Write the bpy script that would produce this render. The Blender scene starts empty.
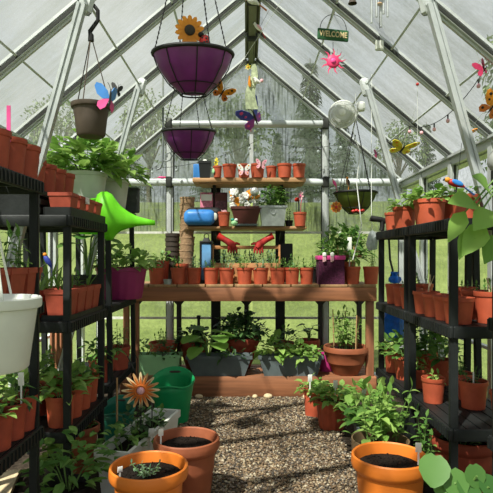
import bpy, math, random
from mathutils import Vector, Matrix, Euler
PI = math.pi
C = bpy.context.scene.collection
F = 530.0; CX = 246.5; HY = 257.0; EYE = 1.0
def X(px, Y): return (px - CX) * Y / F
def Z(py, Y): return EYE + (HY - py) * Y / F

# ---------------------------------------------------------------- materials
MATS = {}
def lin(c):
    return tuple(((v / 255) / 12.92 if v / 255 <= .04045 else ((v / 255 + .055) / 1.055) ** 2.4) for v in c)
def new_mat(name):
    m = bpy.data.materials.new(name); m.use_nodes = True
    nt = m.node_tree; nt.nodes.clear()
    out = nt.nodes.new('ShaderNodeOutputMaterial')
    MATS[name] = m
    return m, nt, out
def mat(name, rgb, rough=.6, metal=0.0, var=.18, scale=14.0, bump=0.0, bscale=60.0, spec=.4, stretch=(1, 1, 1), trans=0.0):
    """plain procedural surface: base colour varied by noise, optional bump"""
    m, nt, out = new_mat(name)
    N = nt.nodes.new; L = nt.links.new
    b = N('ShaderNodeBsdfPrincipled')
    b.inputs['Roughness'].default_value = rough; b.inputs['Metallic'].default_value = metal
    b.inputs['Specular IOR Level'].default_value = spec
    tc = N('ShaderNodeTexCoord'); mp = N('ShaderNodeMapping'); mp.inputs['Scale'].default_value = stretch
    L(tc.outputs['Object'], mp.inputs['Vector'])
    n = N('ShaderNodeTexNoise'); n.inputs['Scale'].default_value = scale; n.inputs['Detail'].default_value = 5
    L(mp.outputs['Vector'], n.inputs['Vector'])
    r = N('ShaderNodeValToRGB')
    c = lin(rgb)
    r.color_ramp.elements[0].position = .3; r.color_ramp.elements[1].position = .7
    r.color_ramp.elements[0].color = tuple(v * (1 - var) for v in c) + (1,)
    r.color_ramp.elements[1].color = tuple(min(1, v * (1 + var)) for v in c) + (1,)
    L(n.outputs['Fac'], r.inputs['Fac']); L(r.outputs['Color'], b.inputs['Base Color'])
    if bump:
        n2 = N('ShaderNodeTexNoise'); n2.inputs['Scale'].default_value = bscale; n2.inputs['Detail'].default_value = 4
        L(mp.outputs['Vector'], n2.inputs['Vector'])
        bp = N('ShaderNodeBump'); bp.inputs['Strength'].default_value = bump; bp.inputs['Distance'].default_value = .01
        L(n2.outputs['Fac'], bp.inputs['Height']); L(bp.outputs['Normal'], b.inputs['Normal'])
    if trans:
        t = N('ShaderNodeBsdfTranslucent'); L(r.outputs['Color'], t.inputs['Color'])
        mx = N('ShaderNodeMixShader'); mx.inputs[0].default_value = trans
        L(b.outputs[0], mx.inputs[1]); L(t.outputs[0], mx.inputs[2]); L(mx.outputs[0], out.inputs[0])
    else:
        L(b.outputs[0], out.inputs[0])
    return m
def wood(name, rgb, dark=.55, along='X', rough=.65):
    m, nt, out = new_mat(name); N = nt.nodes.new; L = nt.links.new
    b = N('ShaderNodeBsdfPrincipled'); b.inputs['Roughness'].default_value = rough
    tc = N('ShaderNodeTexCoord'); mp = N('ShaderNodeMapping')
    s = [26, 26, 26]; s['XYZ'.index(along)] = 1.6
    mp.inputs['Scale'].default_value = s
    L(tc.outputs['Object'], mp.inputs['Vector'])
    n = N('ShaderNodeTexNoise'); n.inputs['Scale'].default_value = 1.0; n.inputs['Detail'].default_value = 7; n.inputs['Distortion'].default_value = .6
    L(mp.outputs['Vector'], n.inputs['Vector'])
    r = N('ShaderNodeValToRGB'); c = lin(rgb)
    r.color_ramp.elements[0].position = .32; r.color_ramp.elements[1].position = .68
    r.color_ramp.elements[0].color = tuple(v * dark for v in c) + (1,)
    r.color_ramp.elements[1].color = tuple(min(1, v * 1.15) for v in c) + (1,)
    L(n.outputs['Fac'], r.inputs['Fac']); L(r.outputs['Color'], b.inputs['Base Color'])
    bp = N('ShaderNodeBump'); bp.inputs['Strength'].default_value = .25; bp.inputs['Distance'].default_value = .004
    L(n.outputs['Fac'], bp.inputs['Height']); L(bp.outputs['Normal'], b.inputs['Normal'])
    L(b.outputs[0], out.inputs[0]); return m
def leafmat(name, a, c, tr=.35):
    m, nt, out = new_mat(name); N = nt.nodes.new; L = nt.links.new
    g = N('ShaderNodeNewGeometry'); r = N('ShaderNodeValToRGB')
    r.color_ramp.elements[0].color = lin(a) + (1,); r.color_ramp.elements[1].color = lin(c) + (1,)
    L(g.outputs['Random Per Island'], r.inputs['Fac'])
    b = N('ShaderNodeBsdfPrincipled'); b.inputs['Roughness'].default_value = .45; b.inputs['Specular IOR Level'].default_value = .35
    t = N('ShaderNodeBsdfTranslucent')
    L(r.outputs['Color'], b.inputs['Base Color']); L(r.outputs['Color'], t.inputs['Color'])
    mx = N('ShaderNodeMixShader'); mx.inputs[0].default_value = tr
    L(b.outputs[0], mx.inputs[1]); L(t.outputs[0], mx.inputs[2]); L(mx.outputs[0], out.inputs[0]); return m
def panel(name, lo, hi, streak, tint=(.9, .93, .9), dcol=(196, 202, 192), drips=False, fine=.12):
    """dirty clear polycarbonate: see-through, with algae film, painted-in haze, streaks and drips that catch the light"""
    m, nt, out = new_mat(name); N = nt.nodes.new; L = nt.links.new
    tc = N('ShaderNodeTexCoord')
    mp = N('ShaderNodeMapping'); mp.inputs['Scale'].default_value = streak
    L(tc.outputs['Object'], mp.inputs['Vector'])
    n1 = N('ShaderNodeTexNoise'); n1.inputs['Scale'].default_value = 1; n1.inputs['Detail'].default_value = 6; n1.inputs['Roughness'].default_value = .65
    L(mp.outputs['Vector'], n1.inputs['Vector'])
    n2 = N('ShaderNodeTexNoise'); n2.inputs['Scale'].default_value = 2.3; n2.inputs['Detail'].default_value = 3
    L(tc.outputs['Object'], n2.inputs['Vector'])
    mul = N('ShaderNodeMath'); mul.operation = 'MULTIPLY'; L(n1.outputs['Fac'], mul.inputs[0]); L(n2.outputs['Fac'], mul.inputs[1])
    mr = N('ShaderNodeMapRange'); mr.inputs['From Min'].default_value = .14; mr.inputs['From Max'].default_value = .40
    mr.inputs['To Min'].default_value = lo; mr.inputs['To Max'].default_value = hi
    L(mul.outputs[0], mr.inputs['Value'])
    fac = mr.outputs['Result']
    tr = N('ShaderNodeBsdfTransparent'); tr.inputs['Color'].default_value = tint + (1,)
    r = N('ShaderNodeValToRGB'); c = lin(dcol)
    r.color_ramp.elements[0].position = .40; r.color_ramp.elements[1].position = .62
    r.color_ramp.elements[0].color = (c[0] * .72, c[1] * .76, c[2] * .68, 1); r.color_ramp.elements[1].color = c + (1,)
    n3 = N('ShaderNodeTexNoise'); n3.inputs['Scale'].default_value = 5; n3.inputs['Detail'].default_value = 5
    L(tc.outputs['Object'], n3.inputs['Vector'])
    n5 = N('ShaderNodeTexNoise'); n5.inputs['Scale'].default_value = 48; n5.inputs['Detail'].default_value = 3    # dried droplets
    L(tc.outputs['Object'], n5.inputs['Vector'])
    av = N('ShaderNodeMix'); av.inputs[0].default_value = .5; L(n3.outputs['Fac'], av.inputs[2]); L(n5.outputs['Fac'], av.inputs[3])
    L(av.outputs[0], r.inputs['Fac'])
    ml = N('ShaderNodeMapRange'); ml.inputs['From Min'].default_value = .35; ml.inputs['From Max'].default_value = .65; ml.inputs['To Min'].default_value = -fine; ml.inputs['To Max'].default_value = fine
    L(n5.outputs['Fac'], ml.inputs['Value']); ad = N('ShaderNodeMath'); ad.operation = 'ADD'; ad.use_clamp = True; L(fac, ad.inputs[0]); L(ml.outputs['Result'], ad.inputs[1]); fac = ad.outputs[0]
    tl = N('ShaderNodeBsdfTranslucent'); L(r.outputs['Color'], tl.inputs['Color'])
    df = N('ShaderNodeBsdfDiffuse'); L(r.outputs['Color'], df.inputs['Color'])
    dm = N('ShaderNodeMixShader'); dm.inputs[0].default_value = .35; L(tl.outputs[0], dm.inputs[1]); L(df.outputs[0], dm.inputs[2])
    mx = N('ShaderNodeMixShader'); L(fac, mx.inputs[0]); L(tr.outputs[0], mx.inputs[1]); L(dm.outputs[0], mx.inputs[2])
    last = mx.outputs[0]
    if drips:      # dark algae runs, stretched down the pane, only in some patches
        mp2 = N('ShaderNodeMapping'); mp2.inputs['Scale'].default_value = (70, 70, 5)
        L(tc.outputs['Object'], mp2.inputs['Vector'])
        n4 = N('ShaderNodeTexNoise'); n4.inputs['Scale'].default_value = 1; n4.inputs['Detail'].default_value = 4
        L(mp2.outputs['Vector'], n4.inputs['Vector'])
        ma = N('ShaderNodeMath'); ma.operation = 'MULTIPLY'; L(n4.outputs['Fac'], ma.inputs[0]); L(n2.outputs['Fac'], ma.inputs[1])
        m2 = N('ShaderNodeMapRange'); m2.inputs['From Min'].default_value = .262; m2.inputs['From Max'].default_value = .36
        m2.inputs['To Min'].default_value = 0; m2.inputs['To Max'].default_value = .75
        L(ma.outputs[0], m2.inputs['Value'])
        dk = N('ShaderNodeBsdfDiffuse'); dk.inputs['Color'].default_value = lin((62, 72, 58)) + (1,)
        mx2 = N('ShaderNodeMixShader'); L(m2.outputs['Result'], mx2.inputs[0]); L(last, mx2.inputs[1]); L(dk.outputs[0], mx2.inputs[2])
        last = mx2.outputs[0]
    L(last, out.inputs[0]); return m
def rand_island(name, cols, rough=.8):
    m, nt, out = new_mat(name); N = nt.nodes.new; L = nt.links.new
    g = N('ShaderNodeNewGeometry'); r = N('ShaderNodeValToRGB')
    r.color_ramp.interpolation = 'CONSTANT'
    while len(r.color_ramp.elements) < len(cols): r.color_ramp.elements.new(.5)
    for i, c in enumerate(cols):
        r.color_ramp.elements[i].position = i / len(cols); r.color_ramp.elements[i].color = lin(c) + (1,)
    L(g.outputs['Random Per Island'], r.inputs['Fac'])
    b = N('ShaderNodeBsdfPrincipled'); b.inputs['Roughness'].default_value = rough
    L(r.outputs['Color'], b.inputs['Base Color']); L(b.outputs[0], out.inputs[0]); return m

mat('aluminium', (200, 204, 203), .40, .30, .08, 9, .05)
mat('strut_alu', (186, 191, 191), .40, .30, .08, 9)
mat('gasket', (40, 42, 38), .7)
mat('white_bar', (206, 212, 212), .5, var=.08)
mat('beam', (112, 116, 92), .55, .2, .2, 6)
mat('soil', (38, 32, 28), .95, var=.5, scale=160, bump=.8, bscale=220, spec=.1)
mat('floor_soil', (58, 50, 42), .95, var=.45, scale=40, bump=.8, bscale=120, spec=.1)
mat('gravel_bed', (96, 84, 70), .95, var=.45, scale=120, bump=.9, bscale=150, spec=.1)
mat('black_resin', (30, 33, 33), .55, var=.25, bump=.1, spec=.3)
mat('terra', (182, 84, 56), .6, var=.14, scale=22, bump=.06)
mat('terra_shaded', (160, 70, 50), .65, var=.16, scale=22, bump=.06)  # darker terracotta for pots in shade, the shade put into the colour
mat('terra_brown', (156, 88, 58), .6, var=.12, scale=18, bump=.06)
mat('orange_pot', (222, 122, 42), .42, var=.06, scale=10, spec=.5)
mat('red_brown', (86, 42, 36), .55, var=.15)
mat('brown_pot', (84, 72, 62), .6, var=.18)
mat('dark_brown', (66, 56, 48), .7, var=.25)
mat('olive_brown', (112, 92, 66), .65, var=.15)
mat('tan_fibre', (158, 128, 98), .95, var=.2, scale=60, bump=.5, bscale=200)
mat('magenta_pot', (150, 44, 100), .5, var=.1)
mat('pink_pot', (206, 62, 136), .5, var=.1)
mat('white_plastic', (214, 216, 210), .5, var=.06)
mat('cream_tub', (196, 200, 188), .55, var=.1)
mat('mint', (164, 218, 160), .5, var=.06)
mat('trough_grey', (92, 102, 104), .55, var=.12)
mat('galvanised', (158, 164, 162), .4, .6, .2, 20)
mat('green_tub', (22, 150, 88), .5, var=.1)
mat('teal_tub', (18, 104, 82), .5, var=.1)
mat('lime', (122, 226, 40), .45, var=.05, trans=.25)
mat('dark_box', (70, 74, 74), .7, var=.2)
mat('wire', (36, 36, 36), .6, .3)
mat('white_wire', (216, 218, 214), .5)
mat('purple_liner', (138, 54, 142), .36, var=.22, scale=10, spec=.6, trans=.25)
mat('hook_grey', (112, 118, 118), .5, .3)
mat('green_liner', (96, 112, 40), .55, var=.25, scale=10, trans=.2)
mat('orange', (240, 150, 40), .5); mat('yellow', (238, 216, 62), .5); mat('red', (190, 44, 36), .5)
mat('glove_red', (168, 44, 40), .75, var=.25, bump=.3)
mat('pink', (226, 78, 146), .5); mat('hot_pink', (226, 62, 112), .5); mat('pale_pink', (232, 176, 184), .5)
mat('white', (236, 236, 230), .5, var=.05); mat('blue', (58, 130, 206), .4, var=.1); mat('deep_blue', (58, 72, 170), .5)
mat('bag_blue', (40, 128, 232), .4, var=.3, scale=26, bump=.5, bscale=30, trans=.35)
mat('purple', (140, 62, 160), .5); mat('black', (24, 24, 24), .55); mat('teal', (44, 150, 128), .4)
mat('sign_green', (44, 92, 56), .6, var=.12); mat('petal_cream', (228, 206, 160), .5); mat('petal_tan', (206, 160, 108), .5); mat('petal_rust', (206, 112, 48), .45)
mat('ribbon', (186, 196, 160), .7, var=.3, scale=40); mat('grey_stone', (150, 152, 148), .8, var=.15, bump=.2)
mat('silver', (200, 204, 204), .3, .7); mat('stick', (176, 140, 98), .8); mat('label_wood', (206, 186, 150), .8)
mat('felt', (74, 26, 54), .95, var=.5, scale=90, bump=.5, bscale=120)
mat('lantern_glass', (104, 158, 206), .15, var=.15, spec=.7)
mat('packet', (206, 120, 146), .5, var=.55, scale=50); mat('packet_dark', (92, 52, 62), .5, var=.6, scale=60)
mat('clear_bag', (198, 206, 206), .25, var=.25, scale=40, bump=.6, bscale=50, trans=.4)
mat('fan_white', (222, 224, 220), .4, var=.04)
mat('bark', (84, 72, 60), .9, var=.3, bump=.5)
mat('fence_pale', (206, 206, 196), .7)
wood('bench_wood', (156, 100, 66), .55, 'X'); wood('bench_post', (160, 104, 72), .6, 'Z'); wood('bench_slat', (166, 128, 88), .6, 'Y')
wood('shelf_wood', (186, 142, 98), .6, 'X'); wood('box_wood', (196, 136, 84), .6, 'X')
wood('shaded_post', (46, 40, 36), .6, 'Z')  # rear bench legs, with the shade under the bench put into the colour
leafmat('leaf_light', (104, 150, 62), (172, 204, 110), .38)
leafmat('leaf_mid', (72, 118, 52), (132, 170, 84), .35)
leafmat('leaf_dark', (44, 76, 42), (84, 118, 66), .28)
leafmat('leaf_corner', (64, 108, 52), (112, 156, 76), .3)
leafmat('leaf_grey', (96, 130, 98), (150, 178, 140), .3)
leafmat('leaf_squash', (110, 158, 66), (156, 196, 96), .4)
mat('stem_green', (96, 128, 64), .6)
leafmat('conifer', (46, 62, 46), (74, 92, 66), .15)
leafmat('tree_leaf', (84, 106, 66), (128, 144, 94), .3)
rand_island('pebble', [(140, 118, 90), (108, 88, 66), (84, 71, 57), (160, 142, 114), (118, 98, 76), (72, 66, 60), (130, 107, 80), (180, 168, 144), (122, 100, 78), (140, 128, 114), (80, 70, 60)])
panel('roof_panel', .24, .62, (2.2, 14, 2.2), dcol=(124, 128, 119), fine=.07)
panel('wall_panel', .08, .34, (9, 9, 2), dcol=(134, 142, 130))
panel('gable_panel_mid', .22, .48, (8, 8, 2.2), dcol=(146, 152, 144))
panel('gable_panel', .05, .22, (7, 7, 2.2), dcol=(150, 156, 144))
panel('gable_panel_upper', .54, .84, (9, 9, 2.2), dcol=(146, 152, 148), drips=True)  # haze painted into the film beside real dirt and drips, strongest up here

# ---------------------------------------------------------------- mesh builder
class MB:
    def __init__(s): s.v = []; s.f = []; s.mi = []; s.M = Matrix.Identity(4); s.cur = 0
    def add(s, vs, fs):
        o = len(s.v); M = s.M
        s.v += [tuple(M @ Vector(p)) for p in vs]
        s.f += [tuple(i + o for i in f) for f in fs]; s.mi += [s.cur] * len(fs); return s
    def box(s, c, d, rot=None, taper=1.0):
        x, y, z = d[0] / 2, d[1] / 2, d[2] / 2
        vs = [Vector((sx * x * (taper if sz > 0 else 1), sy * y * (taper if sz > 0 else 1), sz * z)) for sz in (-1, 1) for sy in (-1, 1) for sx in (-1, 1)]
        if rot is not None:
            R = Euler(rot).to_matrix() if not isinstance(rot, Matrix) else rot
            vs = [R @ p for p in vs]
        vs = [p + Vector(c) for p in vs]
        return s.add(vs, [(0, 2, 3, 1), (4, 5, 7, 6), (0, 1, 5, 4), (2, 6, 7, 3), (0, 4, 6, 2), (1, 3, 7, 5)])
    def cbox(s, c, d, b=.004, rot=None):
        """box with chamfered vertical and horizontal edges"""
        x, y, z = d[0] / 2, d[1] / 2, d[2] / 2
        b = min(b, x * .9, y * .9, z * .9)
        def ring(ix, iy, zz):
            return [(-x + ix + b, -y + iy, zz), (x - ix - b, -y + iy, zz), (x - ix, -y + iy + b, zz), (x - ix, y - iy - b, zz), (x - ix - b, y - iy, zz), (-x + ix + b, y - iy, zz), (-x + ix, y - iy - b, zz), (-x + ix, -y + iy + b, zz)]
        rs = [ring(b * .6, b * .6, -z), ring(0, 0, -z + b), ring(0, 0, z - b), ring(b * .6, b * .6, z)]
        vs = [Vector(p) for r in rs for p in r]
        if rot is not None:
            R = Euler(rot).to_matrix() if not isinstance(rot, Matrix) else rot
            vs = [R @ p for p in vs]
        vs = [p + Vector(c) for p in vs]
        fs = [tuple(range(7, -1, -1)), tuple(range(24, 32))]
        for k in range(3):
            for i in range(8): j = (i + 1) % 8; fs.append((k * 8 + i, k * 8 + j, k * 8 + 8 + j, k * 8 + 8 + i))
        return s.add(vs, fs)
    def bar(s, p, q, w, d, up=(0, 0, 1)):
        p, q = Vector(p), Vector(q); z = (q - p); l = z.length; z.normalize()
        u = Vector(up)
        if abs(u.dot(z)) > .99: u = Vector((0, 1, 0))
        xx = u.cross(z).normalized(); yy = z.cross(xx)
        vs = []
        for k in (p, q):
            for a, b in ((-1, -1), (1, -1), (1, 1), (-1, 1)): vs.append(k + xx * a * w / 2 + yy * b * d / 2)
        return s.add(vs, [(3, 2, 1, 0), (4, 5, 6, 7), (0, 1, 5, 4), (1, 2, 6, 5), (2, 3, 7, 6), (3, 0, 4, 7)])
    def tube(s, pts, r, n=6, cap=True):
        pts = [Vector(p) for p in pts]; rr = r if isinstance(r, (list, tuple)) else [r] * len(pts)
        vs, fs = [], []
        prev = None
        for i, p in enumerate(pts):
            t = (pts[min(i + 1, len(pts) - 1)] - pts[max(i - 1, 0)])
            t = t.normalized() if t.length > 1e-9 else Vector((0, 0, 1))
            if prev is None:
                a = Vector((0, 0, 1)) if abs(t.z) < .9 else Vector((1, 0, 0))
                u = a.cross(t).normalized()
            else:
                u = (prev - t * prev.dot(t))
                u = u.normalized() if u.length > 1e-6 else Vector((1, 0, 0))
            prev = u; w = t.cross(u)
            for k in range(n):
                a = 2 * PI * k / n; vs.append(p + (u * math.cos(a) + w * math.sin(a)) * rr[i])
        for i in range(len(pts) - 1):
            for k in range(n):
                j = (k + 1) % n; fs.append((i * n + k, i * n + j, (i + 1) * n + j, (i + 1) * n + k))
        if cap: fs += [tuple(range(n - 1, -1, -1)), tuple((len(pts) - 1) * n + k for k in range(n))]
        return s.add(vs, fs)
    def lathe(s, prof, seg=24, c=(0, 0, 0), sx=1.0, sy=1.0, flute=0.0, nf=0):
        vs, fs = [], []; idx = []
        for (r, z) in prof:
            if r < 1e-6: idx.append([len(vs)] * seg); vs.append((c[0], c[1], c[2] + z))
            else:
                idx.append(list(range(len(vs), len(vs) + seg)))
                for k in range(seg):
                    a = 2 * PI * k / seg; q = r * (1 + flute * math.cos(nf * a))
                    vs.append((c[0] + q * math.cos(a) * sx, c[1] + q * math.sin(a) * sy, c[2] + z))
        for a, b in zip(idx, idx[1:]):
            for k in range(seg):
                j = (k + 1) % seg; q = []
                for t in (a[k], a[j], b[j], b[k]):
                    if t not in q: q.append(t)
                if len(q) > 2: fs.append(tuple(q))
        return s.add(vs, fs)
    def ell(s, c, r, rot=None, seg=14, rings=8):
        prof = [(math.sin(PI * i / rings), -math.cos(PI * i / rings)) for i in range(rings + 1)]
        prof[0] = (0, -1); prof[-1] = (0, 1)
        M0 = s.M
        R = Euler(rot).to_matrix().to_4x4() if rot is not None else Matrix.Identity(4)
        s.M = M0 @ Matrix.Translation(c) @ R @ Matrix.Diagonal((r[0], r[1], r[2], 1))
        s.lathe(prof, seg); s.M = M0; return s
    def torus(s, c, R, r, seg=24, n=6, rot=None, sy=1.0):
        M0 = s.M
        s.M = M0 @ Matrix.Translation(c) @ (Euler(rot).to_matrix().to_4x4() if rot is not None else Matrix.Identity(4))
        vs, fs = [], []
        for i in range(seg):
            a = 2 * PI * i / seg
            for k in range(n):
                b = 2 * PI * k / n; q = R + r * math.cos(b); vs.append((q * math.cos(a), q * math.sin(a) * sy, r * math.sin(b)))
        for i in range(seg):
            for k in range(n):
                fs.append((i * n + k, ((i + 1) % seg) * n + k, ((i + 1) % seg) * n + (k + 1) % n, i * n + (k + 1) % n))
        s.add(vs, fs); s.M = M0; return s
    def poly(s, pts, th):
        """flat outline in local XZ, extruded along Y"""
        n = len(pts)
        vs = [(p[0], -th / 2, p[1]) for p in pts] + [(p[0], th / 2, p[1]) for p in pts]
        fs = [tuple(range(n)), tuple(range(2 * n - 1, n - 1, -1))] + [(i, i + n, (i + 1) % n + n, (i + 1) % n) for i in range(n)]
        return s.add(vs, fs)
    def mesh(s, name, m, sharp=35):
        me = bpy.data.meshes.new(name); me.from_pydata(s.v, [], s.f)
        for q in (m if isinstance(m, (list, tuple)) else [m]): me.materials.append(MATS[q])
        if any(s.mi): me.polygons.foreach_set('material_index', s.mi)
        if sharp:
            me.polygons.foreach_set('use_smooth', [True] * len(me.polygons))
            me.set_sharp_from_angle(angle=math.radians(sharp))
        me.update(); return me
    def build(s, name, m, parent=None, label=None, sharp=35):
        return link(name, s.mesh(name, m, sharp), parent, label)
def link(name, me, parent=None, label=None, loc=None):
    o = bpy.data.objects.new(name, me); C.objects.link(o)
    if parent is not None: o.parent = parent
    if label: o['label'] = label
    if loc is not None: o.location = loc
    return o
USED = {}
def tag(o, label, cat, group=None):
    o['label'] = label; o['category'] = cat
    if group: o['group'] = group
    USED.setdefault(label, []).append(group)
    return o
def thing(name, label, cat, loc=(0, 0, 0), rot=(0, 0, 0), group=None):
    o = bpy.data.objects.new(name, None); C.objects.link(o); o.empty_display_size = .05
    o.location = loc; o.rotation_euler = rot
    return tag(o, label, cat, group)
def struct(name, parent=None):
    o = bpy.data.objects.new(name, None); C.objects.link(o)
    if parent: o.parent = parent
    o['kind'] = 'structure'; return o
def S(o): o['kind'] = 'structure'; return o
CACHE = {}
def cached(key, fn):
    if key not in CACHE: CACHE[key] = fn()
    return CACHE[key]

# ---------------------------------------------------------------- plants
def leaf(mb, base, d, L, W, droop=.3, fold=.25, shape='oval', up=Vector((0, 0, 1))):
    d = Vector(d).normalized()
    side = d.cross(up)
    side = side.normalized() if side.length > 1e-4 else Vector((1, 0, 0))
    nrm = side.cross(d).normalized()
    if shape == 'round':
        ts = [(0, .30), (.10, .72), (.32, 1), (.6, .95), (.85, .6), (1, .12)]
    elif shape == 'blade': ts = [(0, .6), (.5, 1), (1, .05)]
    else: ts = [(0, .12), (.28, .92), (.55, .9), (.8, .5), (1, .04)]
    vs, fs = [], []
    for (t, w) in ts:
        off = -.06 * L if (shape == 'round' and t == 0) else 0
        c = Vector(base) + d * (L * t) - Vector((0, 0, 1)) * (droop * L * t * t)
        for k in (-1, 0, 1): vs.append(c + side * (k * w * W / 2) + nrm * (abs(k) * fold * w * W / 2) + d * (off * abs(k)))
    for i in range(len(ts) - 1):
        a = i * 3; fs += [(a, a + 1, a + 4, a + 3), (a + 1, a + 2, a + 5, a + 4)]
    mb.add(vs, fs)
def rdir(R, zlo=-.1, zhi=1.0):
    a = R.uniform(0, 2 * PI); z = R.uniform(zlo, zhi); q = math.sqrt(max(0, 1 - z * z))
    return Vector((q * math.cos(a), q * math.sin(a), z))
def plant_meshes(kind, R_, H, n, L, seed, lm):
    R = random.Random(seed * 7919 + int(R_ * 1e4) + int(H * 1e3) + n)
    lf, st = MB(), MB()
    if kind == 'bush':
        for i in range(n):
            d = rdir(R, -.15); k = R.uniform(.35, 1) ** .6
            p = Vector((d.x * R_ * k, d.y * R_ * k, H * .12 + max(0, d.z * .85 + .15) * H * k * .85))
            dd = Vector((d.x, d.y, R.uniform(-.15, .6))) + rdir(R, -.5) * .7
            l = L * R.uniform(.6, 1.15); leaf(lf, p, dd, l, l * (R.uniform(.66, .86) if lm == 'leaf_light' else R.uniform(.5, .7)), R.uniform(.1, .6), R.uniform(.05, .35))
        for i in range(max(4, n // 12)):
            d = rdir(R, .2); st.tube([(d.x * .01, d.y * .01, -.01), (d.x * R_ * .4, d.y * R_ * .4, H * .35), (d.x * R_ * .75, d.y * R_ * .75, max(.15, d.z) * H * .8)], [.003, .0025, .0012], 5)
    elif kind == 'stem':
        for i in range(n):
            a = R.uniform(0, 2 * PI); rr = R.uniform(0, R_); h = H * R.uniform(.6, 1)
            b = Vector((math.cos(a) * rr * .45, math.sin(a) * rr * .45, -.01)); t = Vector((math.cos(a) * rr, math.sin(a) * rr, h))
            m = b.lerp(t, .5) + Vector((R.uniform(-1, 1), R.uniform(-1, 1), 0)) * .08 * h
            st.tube([b, m, t], [.0025, .002, .0012], 5)
            k = max(3, int(h / (L * .55)))
            for j in range(k):
                f = .25 + .75 * (j + .5) / k
                p = b.lerp(m, f * 2) if f < .5 else m.lerp(t, f * 2 - 1)
                for s in (0, PI):
                    az = a + j * 1.9 + s + R.uniform(-.4, .4)
                    l = L * R.uniform(.65, 1.1) * (1.1 - .45 * f)
                    leaf(lf, p, (math.cos(az), math.sin(az), R.uniform(.1, .7)), l, l * R.uniform(.42, .58), R.uniform(.2, .7), .2)
            leaf(lf, t, (R.uniform(-.4, .4), R.uniform(-.4, .4), 1), L * .6, L * .3, 0, .3)
    elif kind == 'broad':
        for i in range(n):
            a = 2 * PI * i / n + R.uniform(-.5, .5); rr = R_ * R.uniform(.3, 1); h = H * R.uniform(.5, 1)
            t = Vector((math.cos(a) * rr, math.sin(a) * rr, h))
            st.tube([(0, 0, -.01), (t.x * .3, t.y * .3, h * .7), t], [.004, .0035, .0025], 6)
            l = L * R.uniform(.7, 1.1)
            leaf(lf, t - Vector((math.cos(a), math.sin(a), 0)) * l * .15, (math.cos(a), math.sin(a), R.uniform(-.15, .35)), l, l * R.uniform(.9, 1.1), R.uniform(.1, .45), R.uniform(.02, .25), 'round')
    elif kind == 'spike':
        for i in range(n):
            a = R.uniform(0, 2 * PI); rr = R.uniform(0, R_ * .4)
            leaf(lf, (math.cos(a) * rr, math.sin(a) * rr, -.005), (math.cos(a) * R.uniform(.1, .8), math.sin(a) * R.uniform(.1, .8), 1), H * R.uniform(.6, 1), L, R.uniform(0, .3), .3, 'blade')
        st.tube([(0, 0, -.01), (0, 0, H * .3)], .002, 5)
    return lf.mesh('foliage', lm, 0), st.mesh('stems', 'stem_green')
def add_plant(root, z, spec):
    kind, R_, H, n, L, seed, lm = spec
    a, b = cached(('plant',) + spec, lambda: plant_meshes(*spec))
    pl = link('foliage', a, root, None, (0, 0, z)); link('stem', b, root, None, (0, 0, z))
    return pl
# ---------------------------------------------------------------- pots
def pot_profile(kind, r, h):
    w = .0035
    if kind == 'nursery':
        o = [(0, 0), (r * .78, 0), (r * .79, .004), (r * .93, h * .84), (r * .985, h * .845), (r, h * .86), (r, h)]
        i = [(r - w, h), (r * .93 - w, h * .8), (r * .78 - w, .006), (0, .006)]
    elif kind == 'bigrim':
        o = [(0, 0), (r * .66, 0), (r * .68, .008), (r * .80, h * .55), (r * .825, h * .57), (r * .83, h * .62), (r * .86, h * .80), (r * .97, h * .845), (r * 1.0, h * .88), (r * 1.0, h * .94), (r * .985, h * .985), (r * .95, h)]
        i = [(r * .915, h * .985), (r * .88, h * .9), (r * .86, h * .8), (r * .64, .012), (0, .012)]
    elif kind == 'bowl':
        o = [(0, 0), (r * .52, 0), (r * .56, .01), (r * .74, h * .35), (r * .82, h * .42), (r * .84, h * .5), (r * .87, h * .66), (r * .95, h * .76), (r * 1.0, h * .82), (r * 1.0, h * .95), (r * .97, h)]
        i = [(r * .93, h * .98), (r * .88, h * .8), (r * .5, .012), (0, .012)]
    elif kind == 'tub':
        o = [(0, 0), (r * .76, 0), (r * .78, .005), (r * .95, h * .88), (r, h * .89), (r, h)]
        i = [(r * .96, h), (r * .9, h * .8), (r * .74, .008), (0, .008)]
    elif kind == 'shallow':
        o = [(0, 0), (r * .7, 0), (r * .96, h * .75), (r, h * .8), (r, h)]
        i = [(r * .95, h), (r * .66, .006), (0, .006)]
    return o + i
def soil_mesh(r, seed):
    R = random.Random(seed); mb = MB(); seg = 20; vs = [(0, 0, .004)]; fs = []
    rs = [.3, .6, .85, 1]
    for q in rs:
        for k in range(seg):
            a = 2 * PI * k / seg; vs.append((math.cos(a) * r * q, math.sin(a) * r * q, (0 if q == 1 else R.uniform(-.03, .05) * r + .03 * r)))
    for k in range(seg): fs.append((0, 1 + k, 1 + (k + 1) % seg))
    for i in range(len(rs) - 1):
        for k in range(seg):
            j = (k + 1) % seg; fs.append((1 + i * seg + k, 1 + (i + 1) * seg + k, 1 + (i + 1) * seg + j, 1 + i * seg + j))
    # loose crumbs of compost
    mb.add(vs, fs)
    for i in range(int(40 + r * 900)):
        a = R.uniform(0, 2 * PI); q = r * .9 * math.sqrt(R.random()); t = R.uniform(.0018, .0045)
        mb.box((q * math.cos(a), q * math.sin(a), .03 * r + t * .4), (t * 1.5, t, t), (R.random(), R.random(), R.random() * 6))
    return mb.mesh('soil', 'soil', 50)
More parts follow.
